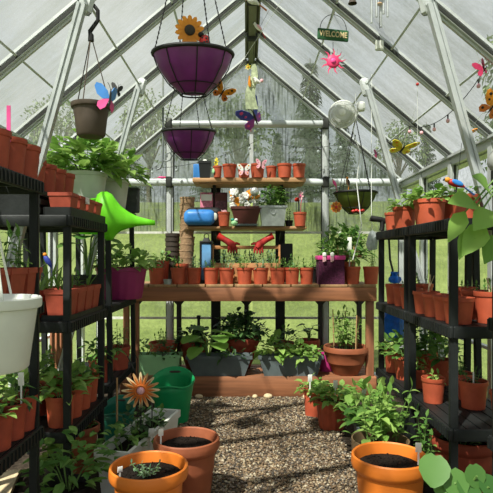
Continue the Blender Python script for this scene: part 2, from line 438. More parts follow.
def pot(label, x, y, z, r, h, m='terra', kind='nursery', soil=True, plant=None, group=None, cat='plant pot', name='plant_pot', flute=0, nf=0, fill=.84, rz=None):
    o = thing(name, label, cat, (x, y, z), (0, 0, (x * 37 + y * 91) % 6 if rz is None else rz), group)
    key = ('pot', kind, round(r, 4), round(h, 4), m, flute, nf)
    seg = 40 if r > .09 else 24
    me = cached(key, lambda: MB().lathe(pot_profile(kind, r, h), max(seg, nf * 6), flute=flute, nf=nf).mesh('pot', m, 30))
    link('pot', me, o)
    fr = {'nursery': .91, 'bigrim': .86, 'bowl': .885, 'tub': .9, 'shallow': .88}[kind]
    if soil:
        rs = round(r * fr - .004, 4)
        s = link('soil', cached(('soil', rs), lambda: soil_mesh(rs, int(rs * 1e4))), o, None, (0, 0, h * fill))
    if plant: add_plant(o, h * fill, plant)
    return o
def trough(label, x, y, z, lx, ly, h, m, soil=True, plants=(), rz=0, taper=.86, name='planter_trough', cat='planter', ribs=0):
    o = thing(name, label, cat, (x, y, z), (0, 0, rz))
    mb = MB(); t = .006
    def ring(sx, sy, zz): return [(-sx / 2, -sy / 2, zz), (sx / 2, -sy / 2, zz), (sx / 2, sy / 2, zz), (-sx / 2, sy / 2, zz)]
    lx2, ly2 = lx * .955, ly * .91
    R_ = [ring(lx2 * taper, ly2 * taper, 0), ring(lx2, ly2, h * .84), ring(lx, ly, h * .84), ring(lx, ly, h), ring(lx - 5 * t, ly - 5 * t, h), ring(lx2 * taper - 2 * t, ly2 * taper - 2 * t, t)]
    vs = [p for r in R_ for p in r]; fs = [(3, 2, 1, 0), (20, 21, 22, 23)]
    for k in range(5):
        for i in range(4): j = (i + 1) % 4; fs.append((k * 4 + i, k * 4 + j, k * 4 + 4 + j, k * 4 + 4 + i))
    mb.add(vs, fs)
    for i in range(ribs):
        q = -lx * .4 + lx * .8 * i / max(1, ribs - 1)
        mb.bar((q * taper, -ly2 * taper / 2 - .001, .005), (q, -ly2 / 2 - .001, h * .83), .012, .006, (1, 0, 0))
    mb.build('trough', m, o)
    if soil:
        s = MB(); n = 14; R = random.Random(int(lx * 1e3)); vs = []; fs = []
        for i in range(n + 1):
            for j in range(5):
                e = i in (0, n) or j in (0, 4)
                vs.append(((i / n - .5) * (lx2 * .965 - .02), (j / 4 - .5) * (ly2 * .95 - .02), h * .80 + (0 if e else R.uniform(0, .012))))
        for i in range(n):
            for j in range(4): a = i * 5 + j; fs.append((a, a + 5, a + 6, a + 1))
        s.add(vs, fs).build('soil', 'soil', o)
    for (dx, dy, spec) in plants:
        a, b = cached(('plant',) + spec, lambda: plant_meshes(*spec))
        link('foliage', a, o, None, (dx, dy, h * .8)); link('stem', b, o, None, (dx, dy, h * .8))
    return o
SUN_E = 8.0; SUN_DIR = (.33, .50, -.80); SKY_E = .68; SKY_A = (.68, .74, .80, 1); SKY_B = (.97, .98, .98, 1); EXPO = .45
# ================================================================ the greenhouse shell
RX = .04; HW = 1.24; EAVE = 1.61; RIDGE = 2.66; YB = 4.36; STEP = .5435; NB = 9
YR = [YB - STEP * k for k in range(NB)]            # rafter stations, back to front
YF = YR[-1]
def roof_z(x): return RIDGE - (RIDGE - EAVE) * abs(x - RX) / HW
# ground
def lawn_z(x, y):
    d = min(1, max(0, (y - 5.0) / 20)); e = min(1, max(0, (abs(x) - 2.5) / 18))
    return -.035 + 3.5 * d * d * (3 - 2 * d) + .9 * e * e * (1 if x > 0 else .6) + .05 * math.sin(x * .9) * math.sin(y * .7) * min(1, d * 6)
def build_ground():
    mb = MB(); xs = [-34 + 68 * i / 84 for i in range(85)]; ys = [-8 + 52 * j / 80 for j in range(81)]
    vs = [(x, y, lawn_z(x, y)) for y in ys for x in xs]
    fs = [(j * 85 + i, j * 85 + i + 1, (j + 1) * 85 + i + 1, (j + 1) * 85 + i) for j in range(80) for i in range(84)]
    mb.add(vs, fs)
    m, nt, out = new_mat('lawn'); N = nt.nodes.new; L = nt.links.new
    tc = N('ShaderNodeTexCoord'); n = N('ShaderNodeTexNoise'); n.inputs['Scale'].default_value = 1.1; n.inputs['Detail'].default_value = 8; n.inputs['Roughness'].default_value = .75
    L(tc.outputs['Object'], n.inputs['Vector']); r = N('ShaderNodeValToRGB')
    r.color_ramp.elements[0].position = .3; r.color_ramp.elements[1].position = .7
    r.color_ramp.elements[0].color = lin((86, 100, 50)) + (1,); r.color_ramp.elements[1].color = lin((120, 132, 76)) + (1,)
    b = N('ShaderNodeBsdfPrincipled'); b.inputs['Roughness'].default_value = .95; b.inputs['Specular IOR Level'].default_value = .1
    L(n.outputs['Fac'], r.inputs['Fac']); L(r.outputs['Color'], b.inputs['Base Color'])
    n2 = N('ShaderNodeTexNoise'); n2.inputs['Scale'].default_value = 22; n2.inputs['Detail'].default_value = 5
    L(tc.outputs['Object'], n2.inputs['Vector']); bp = N('ShaderNodeBump'); bp.inputs['Strength'].default_value = .6; bp.inputs['Distance'].default_value = .05
    L(n2.outputs['Fac'], bp.inputs['Height']); L(bp.outputs['Normal'], b.inputs['Normal']); L(b.outputs[0], out.inputs[0])
    S(mb.build('lawn', 'lawn', sharp=60))
    fl = MB().box((RX, (YB + YF) / 2, -.05), (2 * HW + .1, YB - YF + .1, .10)); S(fl.build('floor', 'floor_soil'))
    gb = MB().box((.03, 2.3, .003), (.90, 2.90, .016)); S(gb.build('path', 'gravel_bed'))
build_ground()
def build_gravel():
    R = random.Random(5); mb = MB()
    t = (1 + 5 ** .5) / 2
    iv = [Vector(p).normalized() for p in [(-1, t, 0), (1, t, 0), (-1, -t, 0), (1, -t, 0), (0, -1, t), (0, 1, t), (0, -1, -t), (0, 1, -t), (t, 0, -1), (t, 0, 1), (-t, 0, -1), (-t, 0, 1)]]
    fc = [(0, 11, 5), (0, 5, 1), (0, 1, 7), (0, 7, 10), (0, 10, 11), (1, 5, 9), (5, 11, 4), (11, 10, 2), (10, 7, 6), (7, 1, 8), (3, 9, 4), (3, 4, 2), (3, 2, 6), (3, 6, 8), (3, 8, 9), (4, 9, 5), (2, 4, 11), (6, 2, 10), (8, 6, 7), (9, 8, 1)]
    for i in range(19000):
        y = R.uniform(1.95, 3.73); x = R.uniform(-.46, .52)
        if R.random() < .12: x += R.uniform(-.08, .08)
        s = R.uniform(.0036, .0072) * (1.9 if R.random() < .012 else 1)
        sx, sy, sz = s * R.uniform(.9, 1.5), s * R.uniform(.8, 1.1), s * R.uniform(.55, .85)
        a = R.uniform(0, PI); ca, sa = math.cos(a), math.sin(a)
        z = .0105 + sz * .5 + R.uniform(0, .006)
        vs = []
        for p in iv:
            k = R.uniform(.85, 1.1); px, py = p.x * sx * k, p.y * sy * k
            vs.append((x + px * ca - py * sa, y + px * sa + py * ca, z + p.z * sz * k))
        mb.add(vs, fc)
    o = mb.build('gravel', 'pebble', sharp=80); o['kind'] = 'stuff'
    tag(o, 'brown and grey pea gravel covering the aisle between the shelves', 'gravel')
build_gravel()
for i, (px, py, s, c) in enumerate([(199, 397.5, .03, 'pale rounded cobble at the left foot of the bench board'), (255, 399, .028, 'pale rounded cobble at the middle of the bench board'), (268, 400, .034, 'flat tan cobble right of the middle of the bench board'), (306, 399, .03, 'pale oval cobble near the small terracotta pot'), (214, 405, .026, 'tan cobble lying apart on the gravel in front of the bench')]):
    Y = 530 / (py - 257) if i == 4 else 3.70
    mb = MB().ell((0, 0, 0), (s, s * .7, s * .55), (0, .1, i * 1.3), 12, 7)
    o = mb.build('cobble', 'pebble' if False else 'label_wood'); o.location = (X(px, Y), Y, .012 + s * .5)
    tag(o, c, 'stone')

# roof
ceil = struct('ceiling')
def rafter_mb(sgn, Y, edge=False):
    mb = MB()
    a = Vector((RX + sgn * (HW + .0), Y, EAVE)); b = Vector((RX + sgn * .045, Y, RIDGE - .04))
    d = (b - a).normalized(); nrm = Vector((-d.z * sgn, 0, d.x * sgn)) * (1)
    if nrm.z < 0: nrm = -nrm
    mb.cur = 0
    for oy, w, dep, off in ((0, .014, .022, -.017), (-.0155, .013, .014, -.011), (.0155, .013, .014, -.011)):
        s = Vector((0, oy, 0)) + nrm * off
        mb.bar(a + s, b + s, w, dep, nrm)
    mb.cur = 1
    for oy in (-.008, .008, -.0235, .0235):
        s = Vector((0, oy, 0)) + nrm * -.008
        mb.bar(a + s, b + s, .003, .013, nrm)
    mb.cur = 0
    s = nrm * .012; mb.bar(a + s, b + s, .045, .012, nrm)
    return mb
def frame_bar(mb, p, q, w, d, up=(0, 0, 1)): mb.bar(p, q, w, d, up)
for k, Y in enumerate(YR):
    for sgn in (-1, 1):
        S(rafter_mb(sgn, Y).build('rafter', ('aluminium', 'gasket'), ceil, sharp=30))
mb = MB()       # ridge beam: a deep channel with two lips
mb.box((RX, (YB + YF) / 2, RIDGE - .015), (.10, YB - YF, .02)); mb.box((RX, (YB + YF) / 2, RIDGE - .05), (.05, YB - YF, .06))
mb.box((RX - .045, (YB + YF) / 2, RIDGE - .03), (.012, YB - YF, .035)); mb.box((RX + .045, (YB + YF) / 2, RIDGE - .03), (.012, YB - YF, .035))
S(mb.build('ridge_beam', 'beam', ceil))
for k, Y in enumerate(YR):
    if k in (0, 1, 2, 3, 4):
        mb = MB().cbox((RX, Y, RIDGE - .075), (.075, .05, .05), .008); S(mb.build('ridge_bracket', 'gasket', ceil))
for x in (RX - HW, RX + HW):
    sg = -1 if x < RX else 1
    mb = MB(); mb.box((x, (YB + YF) / 2, EAVE - .02), (.045, YB - YF, .05)); mb.box((x - sg * .03, (YB + YF) / 2, EAVE + .004), (.03, YB - YF, .014)); mb.box((x + sg * .05, (YB + YF) / 2, EAVE - .045), (.07, YB - YF, .012))
    S(mb.build('eave_beam', 'aluminium', ceil))
def pane(pts, m, parent, th=.006):
    """a thin slab with its own thickness"""
    p = [Vector(q) for q in pts]; n = (p[1] - p[0]).cross(p[2] - p[0]).normalized() * th / 2
    k = len(p); mb = MB()
    # one skin only at the sheet's mid-plane keeps the sheet optically thin
    mb.add(p, [tuple(range(k))]); return S(mb.build('pane', m, parent, sharp=0))
for k in range(NB - 1):
    y0, y1 = YR[k + 1] + .012, YR[k] - .012
    for sgn in (-1, 1):
        pane([(RX + sgn * (HW + .06), y0, EAVE - .05 + .01), (RX + sgn * (HW + .06), y1, EAVE - .05 + .01), (RX + sgn * .03, y1, RIDGE - .02), (RX + sgn * .03, y0, RIDGE - .02)], 'roof_panel', ceil)
for sgn in (-1, 1):
    for off in (.42, .70, .98):
        x = RX + sgn * off; z = roof_z(x) - .008
        mb = MB().bar((x, YF, z), (x, YB, z), .010, .008, (sgn * .65, 0, .76)); S(mb.build('purlin', 'white_bar', ceil))
# side walls
for side, sgn in (('left', -1), ('right', 1)):
    w = struct('wall_' + side); x = RX + sgn * HW
    for Y in YR:
        mb = MB(); mb.cur = 0; mb.box((x, Y, EAVE / 2), (.04, .030, EAVE)); mb.box((x - sgn * .024, Y, EAVE / 2), (.012, .045, EAVE - .05))
        mb.cur = 1; mb.box((x, Y - .019, EAVE / 2), (.012, .008, EAVE - .06)); mb.box((x, Y + .019, EAVE / 2), (.012, .008, EAVE - .06))
        S(mb.build('post', ('aluminium', 'gasket'), w))
    for z, t in ((.03, .06), (.52, .016), (1.20, .016)):
        mb = MB().box((x, (YB + YF) / 2, z), (.03, YB - YF, t)); S(mb.build('rail', 'white_bar', w))
    for k in range(NB - 1):
        y0, y1 = YR[k + 1] + .015, YR[k] - .015
        pane([(x, y0, .05), (x, y1, .05), (x, y1, EAVE), (x, y0, EAVE)], 'wall_panel', w)
# back gable
w = struct('wall_back')
cols = [(-.63, 2.085), (.645, 2.085), (-.06 + RX, RIDGE - .35)]
GX = [RX - HW, -.63, .645, RX + HW]
for x in (RX - HW, -.63, .645, RX + HW):
    top = EAVE if abs(x - RX) > 1 else 2.085
    mb = MB(); mb.cur = 0; mb.box((x, YB, top / 2), (.05, .04, top)); mb.box((x, YB - .026, top / 2), (.022, .014, top - .02))
    mb.cur = 1; mb.box((x - .028, YB - .004, top / 2), (.007, .03, top)); mb.box((x + .028, YB - .004, top / 2), (.007, .03, top))
    S(mb.build('post', ('aluminium', 'gasket'), w))
mb = MB().box((RX, YB - .03, 2.085 - .9), (.05, .03, 1.75)); S(mb.build('post', 'white_bar', w)) if False else None
for z, x0, x1, t, m in ((2.085, -.64, .655, .062, 'strut_alu'), (EAVE, RX - HW, RX + HW, .06, 'white_bar'), (1.20, RX - HW, RX + HW, .018, 'fence_pale'), (.50, RX - HW, RX + HW, .018, 'fence_pale'), (.03, RX - HW, RX + HW, .06, 'aluminium')):
    mb = MB(); mb.tube([(x0, YB - .035, z), (x1, YB - .035, z)], t / 2, 12) if t > .05 else mb.box(((x0 + x1) / 2, YB - .01, z), (x1 - x0, .02, t))
    S(mb.build('rail', m, w))
for x in (-.63, .645):
    for z in (2.085, EAVE):
        mb = MB().cbox((x, YB - .045, z), (.05, .06, .085), .008); S(mb.build('clamp', 'gasket', w))
for x0, x1 in ((GX[0], GX[1]), (GX[1], RX), (RX, GX[2]), (GX[2], GX[3])):
    for z0, z1, gm in ((.05, .50, 'gable_panel'), (.50, 1.20, 'gable_panel_mid'), (1.20, EAVE, 'gable_panel_upper')):
        pane([(x0 + .01, YB, z0), (x1 - .01, YB, z0), (x1 - .01, YB, z1), (x0 + .01, YB, z1)], gm, w)
pane([(RX - HW, YB, EAVE), (RX, YB, EAVE), (RX, YB, RIDGE), ], 'gable_panel_upper', w)
pane([(RX, YB, EAVE), (RX + HW, YB, EAVE), (RX, YB, RIDGE), ], 'gable_panel_upper', w)
mb = MB().box((RX, YB - .012, 1.85), (.03, .02, .47)); S(mb.build('mullion', 'aluminium', w))
# inclined struts from the rafters to the foot of the side walls
for Y in (YR[4], YR[2], YR[6]):
    for sgn in (-1, 1):
        t = struct('trim_%d' % (1 + YR.index(Y) + (sgn > 0)))
        x1 = RX + sgn * .70; z1 = roof_z(x1) - .05
        a = Vector((RX + sgn * 1.20, Y - .05, .20)); b = Vector((x1, Y - .05, z1))
        mb = MB(); mb.bar(a, b, .010, .030, (0, 1, 0))
        d = (b - a).normalized(); sd = Vector((d.z, 0, -d.x))
        for o in (-.0115, .0115): mb.bar(a + sd * o + Vector((0, -.006, 0)), b + sd * o + Vector((0, -.006, 0)), .012, .030, (0, 1, 0))
        S(mb.build('strut', 'strut_alu', t))
        mb = MB().cbox((x1 - sgn * .012, Y - .035, z1 + .02), (.06, .03, .11), .012, (0, sgn * -.25, 0))
        for zz in (.0, .045): mb.tube([(x1 - sgn * .012, Y - .055, z1 + zz), (x1 - sgn * .012, Y - .045, z1 + zz)], .008, 8)
        S(mb.build('gusset', 'aluminium', t))

# ================================================================ trees beyond the lawn
def tree_meshes(kind, seed):
    R = random.Random(seed); cr, tk = MB(), MB()
    if kind == 'conifer':
        H = 7.0; tk.tube([(0, 0, -.3), (0, 0, H * .5), (0, 0, H)], [.16, .10, .02], 8)
        for i in range(46):
            z = .9 + (H - 1.0) * (i / 46) ** 1.0; rr = 1.75 * (1 - (z - .6) / (H - .3)) + .1
            for j in range(9):
                a = R.uniform(0, 2 * PI); d = Vector((math.cos(a), math.sin(a), R.uniform(-.25, .1)))
                n = max(2, int(rr / .22))
                for q in range(n):
                    p = Vector((0, 0, z)) + d * (rr * (q + .4) / n)
                    for s in (-1, 1):
                        e = Vector((math.cos(a + s * .8), math.sin(a + s * .8), -.15))
                        leaf(cr, p, e, .38 * (1.1 - .5 * q / n), .12, .3, .2, 'blade')
    else:
        H = 6.0; tk.tube([(0, 0, -.3), (.1, 0, 1.6), (0, .1, 3.2)], [.2, .15, .1], 8)
        lumps = []
        for i in range(13):
            d = rdir(R, -.25); c = Vector((d.x * 1.5, d.y * 1.5, 3.6 + d.z * 1.7)); lumps.append((c, R.uniform(.7, 1.2)))
            tk.tube([(0, .08, 2.2), c * .6 + Vector((0, 0, 1.3)), c], [.07, .05, .02], 6)
        for c, r in lumps:
            for i in range(120):
                d = rdir(R, -1); p = c + d * r * R.uniform(.5, 1) ** .5
                l = R.uniform(.16, .30); leaf(cr, p, d + rdir(R, -1), l, l * .65, .3, .2)
    return cr.mesh('crown', 'conifer' if kind == 'conifer' else 'tree_leaf', 0), tk.mesh('trunk', 'bark')
tm = {('conifer', 1): tree_meshes('conifer', 1), ('conifer', 2): tree_meshes('conifer', 2), ('broad', 1): tree_meshes('broad', 3), ('broad', 2): tree_meshes('broad', 4)}
R = random.Random(11)
tree_spots = [(-16, 28, 1), (-13, 33, 0), (-10, 28, 1), (-7.4, 33, 0), (-5.2, 28.5, 1), (-2.6, 34, 0), (-.4, 29, 1), (2.0, 34, 0), (3.6, 30, 2), (6.2, 34, 0), (8.4, 29, 1), (11.2, 33, 0), (14, 28.5, 1), (17.5, 32, 0), (9.0, 16.5, 1), (12.5, 21, 0), (8.5, 10.5, 1), (12, 13, 0), (-10, 16, 1), (-13, 21, 0), (-11, 10.5, 1)]
for i, (x, y, k) in enumerate(tree_spots):
    con = k in (0, 2); cr, tk = tm[('conifer' if con else 'broad', 1 + i % 2)]
    lab = 'dark conifer standing past the lawn behind the hazy panels' if con else 'hazy leafy tree standing past the lawn behind the panels'
    if k == 2: lab = 'pointed conifer seen above the gable crossbar, right of the ridge'
    o = thing('conifer_tree' if con else 'leafy_tree', lab, 'tree', (x, y, lawn_z(x, y)), (0, 0, R.uniform(0, 6)), None if k == 2 else ('conifers past the lawn' if con else 'leafy trees past the lawn'))
    s = R.uniform(.8, 1.1) * (1.0 if k != 2 else 1.15); o.scale = (s * .8, s * .8, s)
    link('crown', cr, o); link('trunk', tk, o)

# ================================================================ resin shelving units
def shelf_unit(label, x0, x1, y0, y1, tiers, inner, splay=.0, rear_lean=.10):
    """inner = +1 when the aisle is on the +x side"""
    o = thing('shelving_unit', label, 'shelving', ((x0 + x1) / 2, (y0 + y1) / 2, 0))
    lx, ly = x1 - x0, y1 - y0
    for z in tiers:
        mb = MB(); rh = .044; t = .014
        for sx in (-1, 1): mb.cbox((sx * (lx / 2 - t / 2), 0, z - rh / 2), (t, ly, rh), .004)
        for sy in (-1, 1): mb.cbox((0, sy * (ly / 2 - t / 2), z - rh / 2), (lx - 2 * t, t, rh), .004)
        n = int(ly / .026)                     # upright ribs on the long rails
        for i in range(n):
            y = -ly / 2 + (i + .5) * ly / n
            for sx in (-1, 1): mb.box((sx * (lx / 2 + .002), y, z - rh / 2), (.006, .010, rh * .8))
        ns = max(4, int(lx / .055))            # open slatted deck
        for i in range(ns):
            x = -lx / 2 + t + (i + .5) * (lx - 2 * t) / ns
            mb.box((x, 0, z - .006), ((lx - 2 * t) / ns * .88, ly - 2 * t, .010))
        for y in (-ly * .25, 0, ly * .25): mb.box((0, y, z - .020), (lx - 2 * t, .014, .018))
        mb.build('shelf', 'black_resin', o)
    top = max(tiers)
    for sx in (-1, 1):
        rear = sx != inner
        for sy in (-1, 1):
            lean = rear_lean if rear else splay
            xx, yy = sx * (lx / 2 - .022), sy * (ly / 2 - .026)
            mb = MB(); mb.bar((xx + sx * (.02 if rear else .0), yy + lean, 0), (xx, yy, top - .045), .026, .024, (0, 1, 0))
            mb.bar((xx + sx * (.014 if rear else 0), yy + lean * .66, top * .34), (xx, yy, top - .044), .030, .014, (0, 1, 0))
            mb.build('leg', 'black_resin', o)
    return o
shelf_unit('black resin shelving unit nearest on the left, behind the white hanging bucket', -1.13, -.70, 1.44, 1.83, (.42, .85, 1.26), 1, rear_lean=.04)
shelf_unit('middle black resin shelving unit on the left, with rows of terracotta pots', -1.10, -.69, 2.08, 2.62, (.31, .745, 1.165), 1)
shelf_unit('farthest black resin shelving unit on the left, carrying white tubs', -1.14, -.74, 2.88, 3.54, (.30, .735, 1.29), 1, splay=.08)
shelf_unit('black resin shelving unit at the far right, beside the end of the bench', .73, 1.06, 2.45, 2.98, (.38, .75, 1.14), -1, rear_lean=.08)
shelf_unit('black resin shelving unit in the middle on the right, above the large terracotta pot', .73, 1.06, 1.90, 2.43, (.38, .75, 1.14), -1, rear_lean=.0)
shelf_unit('black resin shelving unit nearest on the right, under the big-leaved plant', .80, 1.20, 1.16, 1.76, (.41, .80, 1.14), -1, rear_lean=.04)

# ================================================================ potting bench and shelf rack
def bench():
    o = thing('potting_bench', 'long brown wooden potting bench across the back wall', 'bench', (0.0, 3.99, 0))
    x0, x1 = -.90, .925; y0, y1 = -.23, .23
    mb = MB(); n = 9
    for i in range(n):
        a = x0 + (x1 - x0) * i / n; b = x0 + (x1 - x0) * (i + 1) / n
        mb.cbox(((a + b) / 2, 0.003, .795), (b - a - .008, y1 - y0 + .01, .02), .004)
    mb.build('top_board', 'bench_slat', o)
    MB().cbox(((x0 + x1) / 2, y0 + .012, .735), (x1 - x0, .024, .098), .004).build('fascia', 'bench_wood', o)
    MB().cbox(((x0 + x1) / 2, y1 - .012, .735), (x1 - x0, .024, .098), .004).build('back_rail', 'bench_wood', o)
    for x in (-.80, .885):
        MB().cbox((x, y0 + .05, .393), (.055, .045, .785), .005).build('leg', 'bench_post', o)
    MB().cbox((-.865, y0 + .06, .393), (.04, .045, .785), .005).build('leg', 'bench_post', o)
    for x in (-.53, .0, .58, .885, -.86):
        mb = MB().cbox((x, y1 - .055, .393), (.036, .036, .785), .004)
        for s in (-1, 1): mb.bar((x, y1 - .055, .62), (x + s * .07, y1 - .055, .70), .02, .02, (0, 1, 0))
        mb.build('leg', 'shaded_post', o)
    mb = MB()
    for i in range(5): mb.cbox(((x0 + x1) / 2, y0 + .07 + i * .082, .14), (x1 - x0, .074, .02), .004)
    mb.build('lower_shelf', 'bench_wood', o)
    mb = MB().cbox(((x0 + x1) / 2, y0 + .012, .0765), (x1 - x0, .024, .147), .005); mb.build('lower_board', 'bench_wood', o)
bench(); BT = .805; LS = .15
def rack():
    o = thing('shelf_rack', 'two wooden shelves on black posts above the potting bench', 'shelf', (0, 4.1, 0))
    for x in (-.246, .27):
        mb = MB().cbox((x, .155, .79), (.076, .036, 1.58), .004)
        for z in (1.19, 1.555): mb.bar((x, .13, z - .06), (x, -.06, z - .008), .03, .022, (1, 0, 0))
        mb.build('post', 'black_resin', o)
    for z, xa, xb, h in ((1.23, -.445, .45, .022), (1.595, -.405, .445, .034)):
        mb = MB().cbox(((xa + xb) / 2, 0.0, z - h / 2), (xb - xa, .27, h), .007)
        if h > .03: mb.box(((xa + xb) / 2, .005, z - h - .006), (xb - xa - .10, .22, .012))
        mb.build('shelf', 'shelf_wood', o)
    return o
rack(); SM = 1.23; ST = 1.595
# ================================================================ small builders
def stick_label(label, x, y, z, h=.09, rz=0, lean=0.0, m='white', w=.016, head=True, name='plant_label', group=None):
    o = thing(name, label, 'plant label', (x, y, z), (lean, 0, rz), group)
    MB().box((0, 0, h * .4), (w * .45 if head else w, .002, h * .85)).build('stake', m, o)
    if head: MB().cbox((0, 0, h * .88), (w * 1.5, .003, h * .34), .002).build('tag', m, o)
    return o
def wing_pts(s, low=False):
    if not low: return [(0, 0), (.10 * s, .30 * s), (.34 * s, .55 * s), (.56 * s, .60 * s), (.62 * s, .46 * s), (.50 * s, .16 * s), (.26 * s, -.02 * s)]
    return [(0, -.01 * s), (.26 * s, -.03 * s), (.44 * s, -.12 * s), (.46 * s, -.30 * s), (.32 * s, -.44 * s), (.14 * s, -.34 * s)]
def butterfly(label, x, y, z, s, m1, m2, rot=(0, 0, 0), spots=None, fold=.35, stake=None, name='butterfly_ornament', hang=None):
    o = thing(name, label, 'ornament', (x, y, z), rot)
    for sg in (-1, 1):
        mb = MB(); mb.M = Matrix.Rotation(sg * fold, 4, 'Z')
        mb.poly([(p[0] * sg, p[1]) for p in wing_pts(s)], .003); mb.build('upper_wing', m1, o)
        mb = MB(); mb.M = Matrix.Rotation(sg * fold, 4, 'Z')
        mb.poly([(p[0] * sg, p[1]) for p in wing_pts(s, True)], .003); mb.build('lower_wing', m2, o)
        if spots:
            for (a, b, r) in ((.40, .42, .07), (.30, .20, .05), (.32, -.22, .06)):
                mb = MB(); mb.M = Matrix.Rotation(sg * fold, 4, 'Z'); mb.ell((sg * a * s, -.002, b * s), (r * s, .003, r * s), None, 8, 5); mb.build('wing_spot', spots, o)
    mb = MB().ell((0, -.004, .02 * s), (.045 * s, .045 * s, .34 * s), None, 8, 6)
    for sg in (-1, 1): mb.tube([(0, -.004, .3 * s), (sg * .08 * s, -.004, .48 * s), (sg * .16 * s, -.004, .56 * s)], .012 * s, 4)
    mb.build('body', 'black', o)
    if stake: MB().tube([(0, .004, 0), (stake[0], stake[1], stake[2])], .0015, 5).build('stake', 'wire', o)
    if hang: MB().tube([(0, .004, 0), hang], .0008, 4).build('thread', 'white_wire', o)
    return o
def bloom(o, c, r, n, m, cm, tilt=(0, 0, 0), petal_w=.34, two=None, part='petal', cr=.27):
    """ring of separate petals round a domed centre, facing -Y before tilt"""
    T = Matrix.Translation(c) @ Euler(tilt).to_matrix().to_4x4()
    mb = MB(); mb.M = T; mb.ell((0, -.004, 0), (r * cr, r * .14, r * cr), None, 12, 7); ce = mb.build('flower_centre', cm, o)
    for i in range(n):
        a = 2 * PI * i / n
        mb = MB(); mb.M = T @ Matrix.Rotation(a, 4, 'Y')
        mb.poly([(-r * .05, r * .2), (-r * petal_w * .55, r * .62), (-r * petal_w * .35, r * .9), (0, r), (r * petal_w * .35, r * .9), (r * petal_w * .55, r * .62), (r * .05, r * .2)], .003)
        mb.build(part, (two if (two and i % 2) else m), ce)
def bird(label, x, y, z, s, body, wing, head, tail, rot=(0, 0, 0), stake=0.0, hang=None, cat='ornament', name='bird_ornament'):
    o = thing(name, label, cat, (x, y, z), rot)
    mb = MB().tube([(-.5 * s, 0, .05 * s), (-.38 * s, 0, .06 * s), (-.1 * s, 0, .02 * s), (.2 * s, 0, -.03 * s), (.45 * s, 0, -.12 * s)], [.05 * s, .15 * s, .19 * s, .13 * s, .03 * s], 12)
    mb.build('body', body, o)
    mb = MB().ell((-.52 * s, 0, .14 * s), (.15 * s, .13 * s, .13 * s)); mb.build('head', head, o)
    MB().tube([(-.63 * s, 0, .15 * s), (-.72 * s, 0, .11 * s), (-.74 * s, 0, .04 * s)], [.06 * s, .04 * s, .008 * s], 8).build('beak', 'black', o)
    for sg in (-1, 1):
        MB().ell((-.05 * s, sg * .16 * s, .04 * s), (.32 * s, .05 * s, .13 * s), (0, .25, 0)).build('wing', wing, o)
    mb = MB()
    for q in (-.06, 0, .06): mb.bar((.38 * s, q * s * .5, -.1 * s), (.95 * s, q * s * 1.5, -.42 * s), .06 * s, .02 * s)
    mb.build('tail', tail, o)
    if stake: MB().tube([(0, 0, -.15 * s), (0, 0, -stake)], .0025, 6).build('stake', 'wire', o)
    if hang: MB().tube([(0, 0, .15 * s), hang], .001, 4).build('thread', 'wire', o)
    return o
def bush(r, h, n, L, seed, lm='leaf_mid'): return ('bush', r, h, n, L, seed, lm)
def stem(r, h, n, L, seed, lm='leaf_mid'): return ('stem', r, h, n, L, seed, lm)
def broad(r, h, n, L, seed, lm='leaf_light'): return ('broad', r, h, n, L, seed, lm)
def spike(r, h, n, L, seed, lm='leaf_mid'): return ('spike', r, h, n, L, seed, lm)

# ================================================================ row of pots along the bench front
row = [(156.5, .054, 'half behind the magenta tub'), (178.5, .049, 'below the dark stacked pots'), (194.2, .047, 'below the tall tan stack'), (211, .049, 'below the blue lantern'), (226.6, .048, 'left of the glove planter middle'),
       (244.6, .055, 'widest in the row, below the left red glove'), (260.6, .050, 'below the right red glove'), (277.8, .050, 'below the black shelf post on the right'), (292, .048, 'third left of the pink-topped planter bag'), (306.5, .045, 'touching the pink-topped planter bag on its left')]
for i, (px, r, w) in enumerate(row):
    pl = stem(.065, .07 + .015 * (i % 3), 6, .042, i, 'leaf_mid' if i % 2 else 'leaf_grey') if i not in (8,) else bush(.06, .06, 30, .03, 5, 'leaf_mid')
    pot('terracotta pot in the bench front row, ' + w, X(px, 3.83), 3.83, BT, min(r * 1.17, .0585), .118, plant=pl, group='terracotta pots along the bench front')
for px, w in ((352.5, 'just right of the pink-topped planter bag'), (371, 'last at the right end of the bench')):
    pot('terracotta pot in the bench front row, ' + w, X(px, 3.84), 3.84, BT, .058, .126, plant=stem(.06, .14, 4, .035, 3 + int(px), 'leaf_light'), group='terracotta pots along the bench front')
# clear cup in front of the first pots
o = thing('plastic_cup', 'small clear plastic cup between the first two pots on the bench', 'cup', (X(167.5, 3.785), 3.785, BT))
MB().lathe([(0, 0), (.024, 0), (.030, .034), (.032, .036), (.029, .034), (.022, .003), (0, .003)], 18).build('cup', 'clear_bag', o)
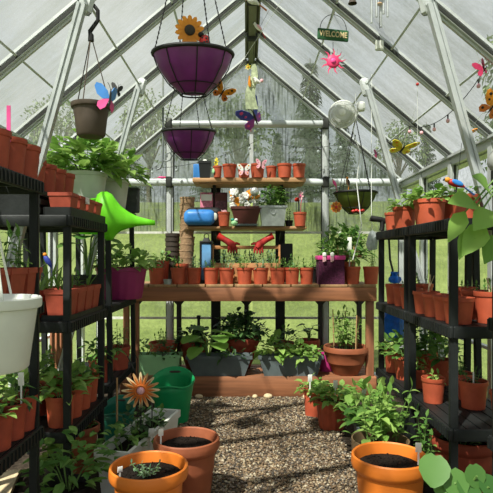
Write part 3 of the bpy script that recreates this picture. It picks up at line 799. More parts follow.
# felt planter with pink band and two clips
o = thing('planter_bag', 'dark maroon felt planter bag with a bright pink top band', 'planter', (X(330, 3.84), 3.84, BT))
mb = MB().box((0, 0, .09), (.185, .15, .18), None, .98); mb.build('bag', 'felt', o)
mb = MB()
for a, b, c, d in ((0, -.076, .194, .008), (0, .076, .194, .008), (-.095, 0, .008, .15), (.095, 0, .008, .15)): mb.cbox((a, b, .190), (c, d, .030), .003)
mb.build('top_band', 'pink_pot', o)
MB().box((0, 0, .184), (.18, .14, .008)).build('soil', 'soil', o); add_plant(o, .19, stem(.07, .12, 5, .05, 9, 'leaf_light'))
for q in (-.055, .0):
    c = thing('peg', 'pink peg clipped on the planter bag rim, ' + ('left one' if q < 0 else 'right one'), 'peg', (X(330, 3.84) + q, 3.84 - .088, BT + .165))
    mb = MB(); mb.bar((-.004, 0, -.005), (-.006, 0, .055), .012, .010, (0, 1, 0)); mb.bar((.008, 0, .0), (.006, 0, .06), .010, .010, (0, 1, 0)); mb.build('jaw', 'pale_pink', c)
    MB().cbox((.001, -.004, .048), (.026, .012, .030), .006).build('grip', 'white', c)
# second row
pot('low terracotta pot standing behind the front row, left of the tan stack', X(182, 3.99), 3.99, BT, .052, .145, plant=stem(.05, .05, 3, .03, 21))
pot('brown terracotta pot on the bench behind the magenta tub', X(162, 3.99), 3.99, BT, .055, .17, 'terra_shaded', plant=bush(.09, .10, 40, .05, 4, 'leaf_mid'))
# nested stacks
for i in range(11):
    lab = 'tan fibre pot on top of the tall stack at the left of the shelf' if i == 10 else 'tan fibre pot nested in the tall stack at the left of the shelf'
    me = cached('fibre', lambda: MB().lathe([(0, 0), (.042, 0), (.056, .136), (.0585, .138), (.0585, .150), (.055, .150), (.040, .004), (0, .004)], 22).mesh('fibre_pot', 'tan_fibre', 30))
    o = link('fibre_pot', me, None, None, (X(187, 4.09) + .003 * math.sin(i * 2.1), 4.09 + .003 * math.cos(i * 1.7), BT + i * .0505)); tag(o, lab, 'plant pot', 'tan fibre pots in the tall stack')
for i in range(8):
    lab = 'dark brown pot on top of the short stack left of the tan one' if i == 7 else 'dark brown pot nested in the short stack left of the tan one'
    me = cached('dbrown', lambda: MB().lathe([(0, 0), (.043, 0), (.053, .090), (.057, .092), (.057, .115), (.052, .115), (.041, .004), (0, .004)], 22).mesh('nested_pot', 'dark_brown', 30))
    o = link('nested_pot', me, None, None, (X(172.5, 4.10) + .002 * math.sin(i * 3), 4.10, BT + i * .0375)); tag(o, lab, 'plant pot', 'dark brown pots in the short stack')
# lantern
o = thing('lantern', 'black lantern with blue glass standing behind the bench front row', 'lantern', (X(206.5, 4.0), 4.0, BT))
MB().cbox((0, 0, .012), (.095, .095, .024), .006).build('base', 'black', o)
MB().cbox((0, 0, .16), (.078, .078, .27), .004).build('glass', 'lantern_glass', o)
mb = MB()
for a in (-1, 1):
    for b in (-1, 1): mb.box((a * .042, b * .042, .16), (.012, .012, .29))
mb.build('frame', 'black', o)
mb = MB().cbox((0, 0, .306), (.098, .098, .02), .006); mb.box((0, 0, .325), (.06, .06, .03), None, .6); mb.build('roof', 'black', o)
MB().torus((0, 0, .352), .018, .003, 16, 6, (PI / 2, 0, 0)).build('ring', 'black', o)
# wooden planter with a rail carrying red gloves
o = thing('wooden_planter', 'long wooden planter box of seedlings with a drying rail over it', 'planter', (X(246, 4.02), 4.02, BT))
hw = .245
mb = MB(); mb.cbox((0, -.066, .075), (2 * hw, .014, .15), .003); mb.cbox((0, .066, .075), (2 * hw, .014, .15), .003); mb.box((0, 0, .008), (2 * hw, .12, .016))
for s in (-1, 1): mb.cbox((s * (hw - .008), 0, .075), (.016, .12, .15), .003)
mb.build('box', 'box_wood', o)
for s in (-1, 1): MB().cbox((s * (hw + .008), 0, .145), (.016, .03, .29), .003).build('upright', 'box_wood', o)
MB().cbox((0, 0, .268), (2 * hw, .022, .026), .004).build('rail', 'box_wood', o)
MB().box((0, 0, .135), (2 * hw - .034, .116, .01)).build('soil', 'soil', o)
for q, sd in ((-.16, 1), (-.05, 2), (.06, 3), (.17, 4)):
    a, b = cached(('gl', sd), lambda: plant_meshes('stem', .075, .10, 13, .042, sd, 'leaf_grey')); link('foliage', a, o, None, (q, -.01, .14)); link('stem', b, o, None, (q, -.01, .14))
def glove(label, x, y, z, flip):
    o = thing('garden_glove', label, 'glove', (x, y, z), (0, flip * -.05, 0)); o.scale = (.78, .78, .82)
    mb = MB().tube([(flip * .10, 0, .055), (flip * .05, 0, .03), (0, 0, .0), (-flip * .02, -.004, -.03)], [.026, .030, .036, .03], 12)
    mb.build('palm', 'glove_red', o)
    for k in range(4):
        a = -.6 + .32 * k
        MB().tube([(flip * (-.03 + .018 * k), -.004, -.012), (flip * (-.045 + .024 * k), -.010, -.045), (flip * (-.05 + .028 * k), -.012, -.075 - .008 * (k in (1, 2)))], [.013, .0125, .008], 8).build('finger', 'glove_red', o)
    MB().tube([(-flip * .015, -.004, .008), (-flip * .05, -.01, .012), (-flip * .078, -.012, .004)], [.015, .013, .008], 8).build('thumb', 'glove_red', o)
    MB().tube([(flip * .085, 0, .047), (flip * .115, 0, .062), (flip * .14, 0, .075)], [.029, .030, .032], 12).build('cuff', 'red', o)
glove('red gardening glove draped on the drying rail, left one', X(232, 4.0), 3.985, BT + .289, -1)
glove('red gardening glove draped on the drying rail, right one', X(259, 4.0), 3.985, BT + .289, 1)
# plants behind the right half of the bench
for px, y, w, sp in ((291, 4.0, 'black pot of small seedlings behind the row, right of the glove planter', stem(.08, .10, 8, .04, 31, 'leaf_mid')), (312, 4.02, 'black pot of low seedlings behind the row, left of the big pepper plant', stem(.08, .10, 8, .04, 32, 'leaf_mid'))):
    pot(w, X(px, y), y, BT, .055, .12, 'black', plant=sp)
pot('big leafy pepper plant in a terracotta pot at the right end of the bench', X(344, 4.06), 4.06, BT, .085, .16, plant=bush(.19, .33, 420, .07, 6, 'leaf_mid'))
o = thing('trellis', 'small wooden trellis with two crossbars in front of the pepper plant', 'trellis', (X(354, 3.93), 3.93, BT))
mb = MB(); mb.box((.0, 0, .14), (.012, .006, .28)); mb.box((-.12, 0, .14), (.010, .006, .28)); mb.build('upright', 'stick', o)
MB().box((-.055, -.006, .20), (.22, .006, .018)).build('crossbar', 'bench_wood', o); MB().box((-.055, -.006, .235), (.2, .006, .008)).build('crossbar', 'stick', o)
stick_label('white T-shaped plant label standing among the pepper leaves', X(349.5, 3.91), 3.91, BT, .325, .1, w=.022)

# ================================================================ top shelf of the rack
o = thing('seed_box', 'upright bright blue box at the left end of the top shelf', 'box', (X(197, 4.06), 4.06, ST))
MB().cbox((0, 0, .058), (.055, .03, .116), .003).build('box', 'blue', o)
o = thing('plant_pot', 'tall square black pot at the left end of the top shelf', 'plant pot', (X(205, 4.0), 4.0, ST))
mb = MB(); r0, r1 = .036, .047
def sq(a, z): return [(-a, -a, z), (a, -a, z), (a, a, z), (-a, a, z)]
vs = sq(r0, 0) + sq(r1 - .003, .105) + sq(r1, .105) + sq(r1, .125) + sq(r1 - .004, .125) + sq(r0 - .003, .004)
mb.add(vs, [(3, 2, 1, 0), (20, 21, 22, 23)] + [(k * 4 + i, k * 4 + (i + 1) % 4, k * 4 + 4 + (i + 1) % 4, k * 4 + 4 + i) for k in range(5) for i in range(4)]); mb.build('pot', 'black', o)
MB().ell((0, 0, .112), (.026, .026, .03), None, 12, 7).build('filler', 'white', o)
tops = [(229.5, .054, .100, 'plain, right of the little yellow flower pot'), (244, .048, .102, 'behind the rabbit-faced butterfly ornament'), (257.5, .056, .104, 'wearing a pink butterfly on its rim'), (271.5, .042, .092, 'small, between two wider pots'), (284.5, .056, .104, 'second from the right end'), (299, .050, .104, 'at the right end')]
for px, r, h, w in tops:
    pot('terracotta pot on the top shelf, ' + w, X(px, 3.99), 3.99 + (.03 if r < .045 else 0), ST, r, h, group='terracotta pots on the top shelf', soil=True, fill=.7)
o = pot('tiny pot with a yellow flower ornament on the top shelf', X(217.5, 3.97), 3.97, ST, .034, .085, fill=.8)
bloom(o, (0, -.01, .115), .036, 8, 'yellow', 'green_liner'); MB().tube([(0, 0, .06), (0, 0, .115)], .003, 6).build('flower_stem', 'teal', o)
MB().ell((-.0, -.036, .045), (.022, .005, .02), None, 8, 5).build('leaf_badge', 'mint', o)
butterfly('white rabbit-faced butterfly ornament leaning on a top shelf pot', X(244, 3.92), 3.915, ST + .045, .085, 'white', 'pale_pink', (0, 0, 0), 'orange', .1, name='butterfly_ornament')
butterfly('pale pink butterfly on the rim of the third top shelf pot', X(261, 3.92), 3.925, ST + .09, .07, 'pale_pink', 'pale_pink', (0, .1, 0), 'pink', .2)

# ================================================================ middle shelf of the rack
o = thing('kneeling_pad', 'rounded blue pad with a black edge lying on the middle shelf', 'pad', (X(201.5, 3.99), 3.99, SM))
for nm, mt, c_, d_ in (('pad', 'blue', (-.012, -.022, .066), (.235, .105, .118)), ('case', 'black', (.018, .016, .070), (.275, .115, .148))):
    b = MB().box(c_, d_).build(nm, mt, o, sharp=180); sm = b.modifiers.new('round', 'BEVEL'); sm.width = .045; sm.segments = 5
MB().ell((.105, -.046, .07), (.018, .008, .03), None, 10, 6).build('clip', 'cream_tub', o)
for px, m, w in ((206.5, 'packet', 'pale pink seed packet standing at the back of the middle shelf'), (221, 'packet_dark', 'dark pink seed packet standing at the back of the middle shelf')):
    o = thing('seed_packet', w, 'packet', (X(px, 4.10), 4.10, SM), (-.06, 0, 0))
    MB().cbox((0, 0, .135), (.098, .022, .27), .006).build('packet', m, o)
    MB().box((0, -.0115, .23), (.085, .002, .05)).build('header', 'white' if m == 'packet' else 'red_brown', o)
    mb = MB()
    for k in range(6): mb.ell((-.03 + .03 * (k % 3), -.0115, .07 + .05 * (k // 3)), (.016, .003, .018), None, 8, 5)
    mb.build('picture', 'pale_pink', o)
o = thing('paper_bag', 'crumpled white bag slumped behind the blue pad', 'bag', (X(212, 4.05), 4.045, SM))
mb = MB().tube([(-.12, 0, .05), (-.06, 0, .085), (0, .0, .09), (.07, 0, .08), (.12, 0, .06)], [.02, .035, .045, .04, .02], 10); mb.M = Matrix.Identity(4); mb.box((0, 0, .03), (.2, .05, .06)); mb.build('bag', 'white', o)
MB().box((.08, -.046, .085), (.07, .004, .03)).build('print', 'pink', o)
pot('small terracotta pot on the middle shelf, right of the blue pad', X(224, 3.95), 3.95, SM, .046, .105, fill=.7)
o = thing('frog_ornament', 'little green and white ornament beside the small shelf pot', 'ornament', (X(234.5, 3.93), 3.93, SM))
MB().ell((0, 0, .022), (.026, .02, .022)).build('body', 'mint', o); MB().ell((-.014, -.004, .046), (.014, .012, .012)).build('head', 'teal', o); MB().ell((.012, -.008, .044), (.013, .012, .012)).build('hat', 'white', o)
o = thing('flower_planter', 'square dark red planter of artificial white flowers on the middle shelf', 'planter', (X(246, 3.99), 3.99, SM))
mb = MB(); ra, rb = .075, .108; hh = .145
vs = sq(ra, 0) + sq(rb, hh - .02) + sq(rb + .006, hh - .02) + sq(rb + .006, hh) + sq(rb - .006, hh) + sq(ra - .004, .006)
mb.M = Matrix.Diagonal((1, .8, 1, 1)); mb.add(vs, [(3, 2, 1, 0), (20, 21, 22, 23)] + [(k * 4 + i, k * 4 + (i + 1) % 4, k * 4 + 4 + (i + 1) % 4, k * 4 + 4 + i) for k in range(5) for i in range(4)]); mb.build('planter', 'red_brown', o)
MB().cbox((0, 0, .008), (.17, .14, .016), .004).build('saucer', 'trough_grey', o)
MB().box((0, 0, .125), (.19, .15, .01)).build('soil', 'soil', o)
R = random.Random(3)
for i in range(24):
    c = (R.uniform(-.11, .085), R.uniform(-.09, .0), .150 + R.uniform(0, .115))
    for q in range(1):
        mb = MB(); mb.M = Matrix.Translation(c) @ Euler((R.uniform(-.4, .4), 0, R.uniform(-.7, .7))).to_matrix().to_4x4()
        for k in range(5): a = 2 * PI * k / 5; mb.ell((math.cos(a) * .014, 0, math.sin(a) * .014), (.012, .005, .012), None, 8, 5)
        mb.build('flower', 'white' if i % 4 else 'orange', o)
mb = MB()
for i in range(14): mb.tube([(R.uniform(-.07, .07), R.uniform(-.05, .04), .12), (R.uniform(-.1, .09), R.uniform(-.07, .0), .24)], .0018, 5)
mb.build('flower_stem', 'stem_green', o)
mb = MB()
for i in range(3): mb.poly([(-.10 + .02 * i, .16 - .01 * i), (-.13 + .02 * i, .27 - .02 * i), (-.10 + .02 * i, .25 - .02 * i), (-.085 + .02 * i, .18)], .004)
mb.build('orange_leaf', 'orange', o)
mb = MB().ell((.062, -.09, .25), (.034, .024, .034)); mb.build('dome', 'silver', o); MB().tube([(.05, -.06, .13), (.062, -.09, .22)], .004, 6).build('dome_stem', 'silver', o)
o = thing('metal_planter', 'square galvanised planter of bushy green herbs on the middle shelf', 'planter', (X(272.5, 4.0), 4.0, SM))
mb = MB(); vs = sq(.082, 0) + sq(.096, .135) + sq(.103, .135) + sq(.103, .150) + sq(.092, .150) + sq(.078, .006)
fs = [(3, 2, 1, 0), (20, 21, 22, 23)] + [(k * 4 + i, k * 4 + (i + 1) % 4, k * 4 + 4 + (i + 1) % 4, k * 4 + 4 + i) for k in range(5) for i in range(4)]
mb.add(vs, fs); mb.build('planter', 'galvanised', o); MB().box((0, 0, .13), (.18, .18, .01)).build('soil', 'soil', o)
mb = MB().torus((.0, -.095, .105), .018, .003, 14, 6, (PI / 2 - .1, 0, 0)); mb.build('ring_handle', 'galvanised', o)
add_plant(o, .13, bush(.122, .185, 340, .038, 8, 'leaf_mid'))
o = pot('terracotta pot with pink flower ornaments at the right end of the middle shelf', X(300, 3.98), 3.98, SM, .050, .105)
bloom(o, (.035, -.01, .225), .036, 7, 'pale_pink', 'pink', (0, 0, .2)); MB().tube([(.01, 0, .09), (.03, -.006, .16), (.035, 0, .225)], .002, 5).build('flower_stem', 'hot_pink', o)
MB().cbox((-.045, .01, .12), (.022, .006, .17), .003).build('card', 'galvanised', o); MB().ell((-.04, -.006, .205), (.042, .012, .016)).build('bird', 'red', o)
mb = MB()
for i in range(8): leaf(mb, (0, 0, .09), (math.cos(i), math.sin(i), .5), .05, .014, .1, .1, 'blade')
mb.build('leaf', 'teal', o)
o = thing('plant_clump', 'small pale seedling clump between the metal planter and the pink flower pot', 'plant', (X(289, 4.05), 4.05, SM))
link('pot', cached('blk_small', lambda: MB().lathe(pot_profile('nursery', .032, .05), 16).mesh('pot', 'black', 30)), o); add_plant(o, .042, stem(.03, .09, 4, .03, 77, 'leaf_grey'))
o = thing('speaker_box', 'plain black box standing on the bench beside the right shelf post', 'box', (X(283.5, 4.13), 4.13, BT)); MB().cbox((.02, 0, .15), (.10, .06, .30), .006).build('box', 'black_resin', o)

# ================================================================ planters on the bench's lower shelf
trough('mint green planter trough on the left of the lower shelf', X(156, 3.87), 3.87, LS, .375, .14, .145, 'mint', plants=((-.08, 0, bush(.10, .13, 50, .05, 12, 'leaf_mid')), (.09, 0, bush(.09, .09, 45, .05, 13, 'leaf_dark'))), taper=.93)
trough('grey planter trough with big pale squash leaves on the lower shelf', X(219.5, 3.84), 3.84, LS, .475, .15, .145, 'trough_grey', plants=((-.08, -.0, broad(.17, .20, 11, .17, 14, 'leaf_squash')), (.08, .0, bush(.10, .09, 40, .05, 15, 'leaf_dark'))), taper=.80)
trough('grey planter trough with trailing bean leaves on the lower shelf', X(290, 3.84), 3.84, LS, .465, .15, .145, 'trough_grey', plants=((-.12, -.01, bush(.12, .17, 60, .075, 16, 'leaf_light')), (.03, -.02, bush(.12, .12, 60, .07, 17, 'leaf_light')), (.14, -.02, bush(.10, .09, 40, .065, 18, 'leaf_light'))), taper=.85)
pot('wide terracotta bowl with canes and tall seedlings at the right of the lower shelf', X(346, 3.86), 3.86, LS, .163, .205, 'terra_brown', 'bowl', plant=stem(.14, .30, 16, .07, 19, 'leaf_light'))
for i, (dx, dy, h) in enumerate(((-.09, -.02, .30), (-.0, .03, .28), (.06, -.05, .26), (.09, .05, .24))):
    o = thing('bamboo_cane', 'short bamboo cane stuck in the wide terracotta bowl', 'cane', (X(346, 3.86) + dx, 3.86 + dy, LS + .17), (0, .03 * (i - 1), 0), 'canes in the terracotta bowl'); MB().tube([(0, 0, 0), (0, 0, h)], .0045, 8).build('cane', 'stick', o)
pot('bright pink pot half hidden behind the terracotta bowl', X(326.5, 3.97), 3.97, LS, .062, .15, 'pink_pot', 'tub', plant=bush(.07, .06, 30, .045, 20, 'leaf_mid'))
pot('terracotta tub with a dark bushy plant behind the grey troughs', X(240, 4.08), 4.08, LS, .15, .24, 'terra_shaded', 'bowl', plant=bush(.20, .24, 330, .07, 22, 'leaf_dark'))
pot('brown tub with dark leaves in front of the left dark bench leg', X(194, 4.07), 4.07, LS, .11, .21, 'terra_shaded', 'bowl', plant=bush(.15, .16, 200, .055, 23, 'leaf_dark'))
pot('terracotta pot with fine leaves behind the mint trough', X(163, 4.06), 4.06, LS, .11, .20, 'terra', 'bowl', plant=stem(.11, .12, 9, .04, 24, 'leaf_mid'))
pot('terracotta bowl with a rosette plant under the bench, right of the black post', X(309, 4.06), 4.06, LS, .085, .22, 'terra_shaded', 'bowl', plant=broad(.06, .15, 7, .08, 25, 'leaf_dark'))
pot('dark pot with small leaves under the bench, left of the rosette plant', X(284, 4.07), 4.07, LS, .08, .20, 'terra_shaded', 'bowl', plant=bush(.11, .15, 80, .05, 26, 'leaf_dark'))
o = thing('bottle', 'slim black bottle standing among the dark plants under the bench', 'bottle', (X(211, 4.14) - .1, 4.18, LS)); MB().lathe([(0, 0), (.03, 0), (.032, .01), (.032, .27), (.012, .31), (.012, .36), (.016, .365), (.016, .39), (0, .39)], 16).build('bottle', 'black', o)

# ================================================================ left shelving: nearest unit
def run(prefix, spots, z, r, h, m='terra', group=None, kind='nursery', soil=True):
    for (x, y, lab, pl) in spots: pot(prefix + lab, x, y, z, r, h, m, kind, soil, pl, group)
G1 = 'terracotta pots on top of the nearest left unit'
run('terracotta pot on top of the nearest left unit, ', [(-.757, 1.575, 'at the photo edge, pink-labelled', stem(.03, .04, 2, .03, 41)), (-.757, 1.69, 'middle of the row', None), (-.757, 1.80, 'at the far end of the row', None)], 1.26, .055, .115, 'terra_shaded', G1)
o = stick_label('tall pink plant label in the pot at the left photo edge', -.718, 1.60, 1.35, .13, 0, m='pink', w=.012, head=False)
G2 = 'square pots on the middle tier of the nearest left unit'
def square_pot(label, x, y, z, a, h, m, plant=None, group=None):
    o = thing('square_pot', label, 'plant pot', (x, y, z), (0, 0, 0), group)
    def mk():
        mb = MB(); vs = sq(a * .76, 0) + sq(a * .94, h * .84) + sq(a, h * .84) + sq(a, h) + sq(a - .004, h) + sq(a * .74, .004)
        return mb.add(vs, fs).mesh('pot', m)
    link('pot', cached(('sq', a, h, m), mk), o)
    link('soil', cached(('sqs', a, h), lambda: MB().box((0, 0, h * .82), (a * 1.78, a * 1.78, .008)).mesh('soil', 'soil')), o)
    if plant: add_plant(o, h * .84, plant)
    return o
for i, (y, w) in enumerate(((1.53, 'behind the white hanging bucket'), (1.655, 'middle of three'), (1.78, 'at the far end'))):
    square_pot('square terracotta pot, middle tier of the nearest left unit, ' + w, -.765, y, .85, .058, .115, 'terra_shaded', stem(.04, .14, 3, .06, 42 + i, 'leaf_mid'), G2)
G3 = 'terracotta pots on the lowest tier of the nearest left unit'
run('seedling pot on the nearest left lowest tier, ', [(-.757, 1.50, 'at the photo edge', bush(.06, .08, 22, .045, 45, 'leaf_light')), (-.757, 1.605, 'second from the photo edge', bush(.06, .09, 22, .045, 46, 'leaf_light')), (-.757, 1.70, 'carrying the white label', bush(.06, .10, 22, .045, 47, 'leaf_mid')), (-.757, 1.79, 'farthest of the row', bush(.055, .06, 16, .045, 48, 'leaf_dark'))], .42, .051, .115, 'terra_shaded', G3)
run('seedling pot at the back of the nearest left lowest tier, ', [(-.89, 1.60, 'left one', bush(.07, .11, 26, .05, 45, 'leaf_mid')), (-.89, 1.73, 'right one', bush(.07, .12, 26, .05, 46, 'leaf_mid'))], .42, .051, .115, 'terra_shaded', 'back pots of the lowest tier')
o = stick_label('white round-headed plant label in the lowest row of left pots', -.722, 1.70, .50, .125, .2, .05, w=.012)
# white hanging bucket
o = thing('hanging_bucket', 'white plastic bucket hanging in front of the nearest left unit', 'bucket', (-.605, 1.25, .735)); o.scale = (.86, .86, .82)
mb = MB().lathe([(0, 0), (.095, 0), (.10, .006), (.122, .175), (.132, .178), (.134, .184), (.134, .204), (.130, .208), (.126, .204), (.118, .17), (.094, .008), (0, .008)], 40); mb.build('bucket', 'white_plastic', o)
for sg in (-1, 1):
    mb = MB().torus((sg * .05, -.125 + .0, .205), .008, .0035, 14, 6, (PI / 2, 0, 0)); mb.build('lug', 'white_plastic', o)
for a in (-.9, -2.2, 1.57):
    p = (math.cos(a) * .13, math.sin(a) * .13, .206); MB().tube([p, (0, 0, .50)], .0035, 6).build('hanger', 'white_plastic', o)
MB().tube([(0, 0, .5), (-.0, .0, 1.60)], .003, 6).build('cord', 'white_wire', o)
# ================================================================ left shelving: middle unit
o = thing('seed_tray', 'black seed tray on top of the middle left unit', 'tray', (-.745, 2.34, 1.165))
mb = MB(); mb.box((0, 0, .004), (.10, .50, .008))
for a, b, c, d in ((-.052, 0, .004, .51), (.052, 0, .004, .51), (0, -.253, .104, .004), (0, .253, .104, .004)): mb.box((a, b, .016), (c, d, .032))
mb.build('tray', 'black_resin', o)
for i in range(4): square_pot('square pot in the tray topping the middle left unit, ' + ('nearest', 'second', 'third', 'farthest')[i] + ' along the tray', -.745, 2.16 + i * .12, 1.1735, .048, .085, 'terra_shaded', None, 'square pots in the top tray')
o = thing('plant_clip', 'white clip on the rim of the tray pots of the middle left unit', 'clip', (-.690, 2.30, 1.225)); mb = MB(); mb.cbox((0, 0, .008), (.010, .03, .008), .002); mb.box((0, -.011, .018), (.008, .008, .028)); mb.box((0, .011, .018), (.008, .008, .028)); mb.build('clip', 'white', o)
o = thing('crate', 'black crate standing behind the tray on the middle left unit', 'crate', (-.92, 2.34, 1.165)); mb = MB()
for i in range(5): mb.box((0, -.24 + i * .12, .05), (.20, .012, .10))
for s in (-1, 1):
    for zz in (.02, .055, .09): mb.box((s * .10, 0, zz), (.012, .50, .022))
mb.box((0, 0, .098), (.20, .5, .006)); mb.build('crate', 'black_resin', o)
run('tall terracotta pot on the crate of the middle left unit, ', [(-.87, 2.15, 'nearest', stem(.03, .05, 2, .03, 55)), (-.87, 2.27, 'second along', None), (-.87, 2.39, 'third along', None), (-.87, 2.51, 'farthest', None)], 1.267, .056, .125, 'terra_shaded', 'tall pots on the crate')
G5 = 'terracotta pots on the middle tier of the middle left unit'
o = thing('seed_tray', 'black seed tray on the middle tier of the middle left unit', 'tray', (-.76, 2.35, .745))
mb = MB(); mb.box((0, 0, .004), (.11, .46, .008))
for a, b, c, d in ((-.057, 0, .004, .47), (.057, 0, .004, .47), (0, -.233, .114, .004), (0, .233, .114, .004)): mb.box((a, b, .011), (c, d, .022))
mb.build('tray', 'black_resin', o)
for i in range(4): square_pot('square terracotta pot, middle tier of the middle left unit, ' + ('nearest', 'second', 'third', 'farthest')[i] + ' along the edge', -.76, 2.18 + i * .113, .7535, .054, .115, 'terra_shaded', spike(.04, .16, 5, .012, 60 + i, 'leaf_mid') if i != 2 else stem(.03, .1, 2, .05, 61, 'leaf_mid'), G5)
for i in range(4): square_pot('square terracotta pot behind the front pots, middle tier of the middle left unit, ' + ('nearest', 'second', 'third', 'farthest')[i], -.90, 2.18 + i * .113, .745, .054, .115, 'terra_shaded', spike(.05, .22, 5, .02, 63 + i, 'leaf_light'), 'back square pots of the middle tier')
bird('small dark blue bird ornament among the square pots on the left', -.80, 2.14, .98, .06, 'deep_blue', 'deep_blue', 'orange', 'deep_blue', (0, .9, .3), stake=.11)
run('terracotta pot, lowest tier of the middle left unit, ', [(-.765, 2.178, 'nearest, with a pale leafy plant', bush(.08, .10, 34, .06, 70, 'leaf_light')), (-.765, 2.301, 'second along', bush(.08, .10, 40, .06, 71, 'leaf_light')), (-.765, 2.424, 'third along', bush(.08, .11, 40, .055, 72, 'leaf_mid')), (-.77, 2.547, 'farthest', bush(.07, .09, 34, .055, 73, 'leaf_mid'))], .31, .060, .125, 'terra', 'pots on the lowest tier of the middle left unit')
run('back pot on the middle left lowest tier, ', [(-.93, 2.17, 'nearest', bush(.09, .16, 44, .06, 74, 'leaf_light')), (-.93, 2.33, 'middle', bush(.09, .18, 44, .06, 75, 'leaf_mid')), (-.93, 2.50, 'farthest', stem(.07, .17, 6, .05, 76, 'leaf_light'))], .31, .062, .125, 'terra_shaded', 'back pots of that lowest tier')
# ================================================================ left shelving: farthest unit
for i, (x, y, r, lab, sp) in enumerate(((-.92, 3.02, .125, 'white round tub of pale leaves, nearer one on the far left unit', bush(.19, .26, 210, .095, 80, 'leaf_light')), (-.855, 3.30, .125, 'white round tub with a leafy bush, farther of the two on the far left unit', bush(.22, .25, 200, .09, 81, 'leaf_light')))):
    pot(lab, x, y, 1.29, r, .185, 'cream_tub', 'tub', plant=sp)
o = thing('storage_box', 'small dark grey box behind the spout of the lime watering can', 'box', (-.765, 3.475, 1.29)); MB().cbox((0, 0, .075), (.12, .07, .15), .008).build('box', 'dark_box', o); MB().cbox((0, 0, .155), (.126, .078, .014), .005).build('lid', 'dark_box', o)
pot('magenta tub of leafy greens at the left end of the bench', -.80, 3.40, .735, .163, .20, 'magenta_pot', 'tub', plant=bush(.20, .17, 120, .085, 82, 'leaf_light'), flute=.012, nf=18)
pot('leggy broad-leaved plant in a black pot behind the magenta tub', -.93, 3.10, .735, .09, .16, 'black', plant=broad(.22, .38, 9, .15, 83, 'leaf_mid'))
pot('terracotta pot with spreading leaves on the lowest tier of the far left unit', -.82, 3.0, .30, .075, .13, 'terra_shaded', plant=bush(.11, .14, 60, .06, 84, 'leaf_mid'))
pot('terracotta pot with thin shoots at the far end of the lowest left tier', -.81, 3.33, .30, .08, .14, 'terra_shaded', plant=stem(.08, .16, 5, .05, 85, 'leaf_mid'))
# lime watering can
o = thing('watering_can', 'lime green watering can with its spout pointing over the aisle', 'watering can', (-.72, 2.755, 1.0))
def oval_sweep(st, n=20, squash=.42):
    mb = MB(); vs, fs_ = [], []
    for (x, z, r) in st:
        for k in range(n): a = 2 * PI * k / n; vs.append((x, math.cos(a) * r * squash, z + math.sin(a) * r))
    for i in range(len(st) - 1):
        for k in range(n): j = (k + 1) % n; fs_.append((i * n + k, i * n + j, (i + 1) * n + j, (i + 1) * n + k))
    return mb.add(vs, fs_)
Yc = 2.755
st = [(X(px, Yc) + .72, Z(py, Yc) - 1.0, r * Yc / F) for px, py, r in ((98, 211, 17), (102, 214, 22.5), (107, 216, 24.5), (112, 217, 23.0), (116, 217.5, 17.5), (121, 218.5, 12.5), (128, 220, 8.5), (137, 221.2, 5.0), (147, 222.2, 3.2), (155, 223, 2.4))]
mb = oval_sweep(st, squash=.62); b = mb.build('spout', 'lime', o); sm = b.modifiers.new('thick', 'SOLIDIFY'); sm.thickness = .004
mb = MB().lathe([(0, -.11), (.055, -.11), (.062, -.1), (.062, .0), (.055, .03), (.04, .035), (0, .035)], 24, (-.09, 0, Z(213, Yc) - 1.0), 1.0, .9); mb.build('tank', 'lime', o)
MB().tube([(-.12, .02, .22), (-.12, .06, .30), (-.07, .125, .315), (-.03, .10, .28), (-.04, .03, .24)], .010, 10).build('handle', 'lime', o)
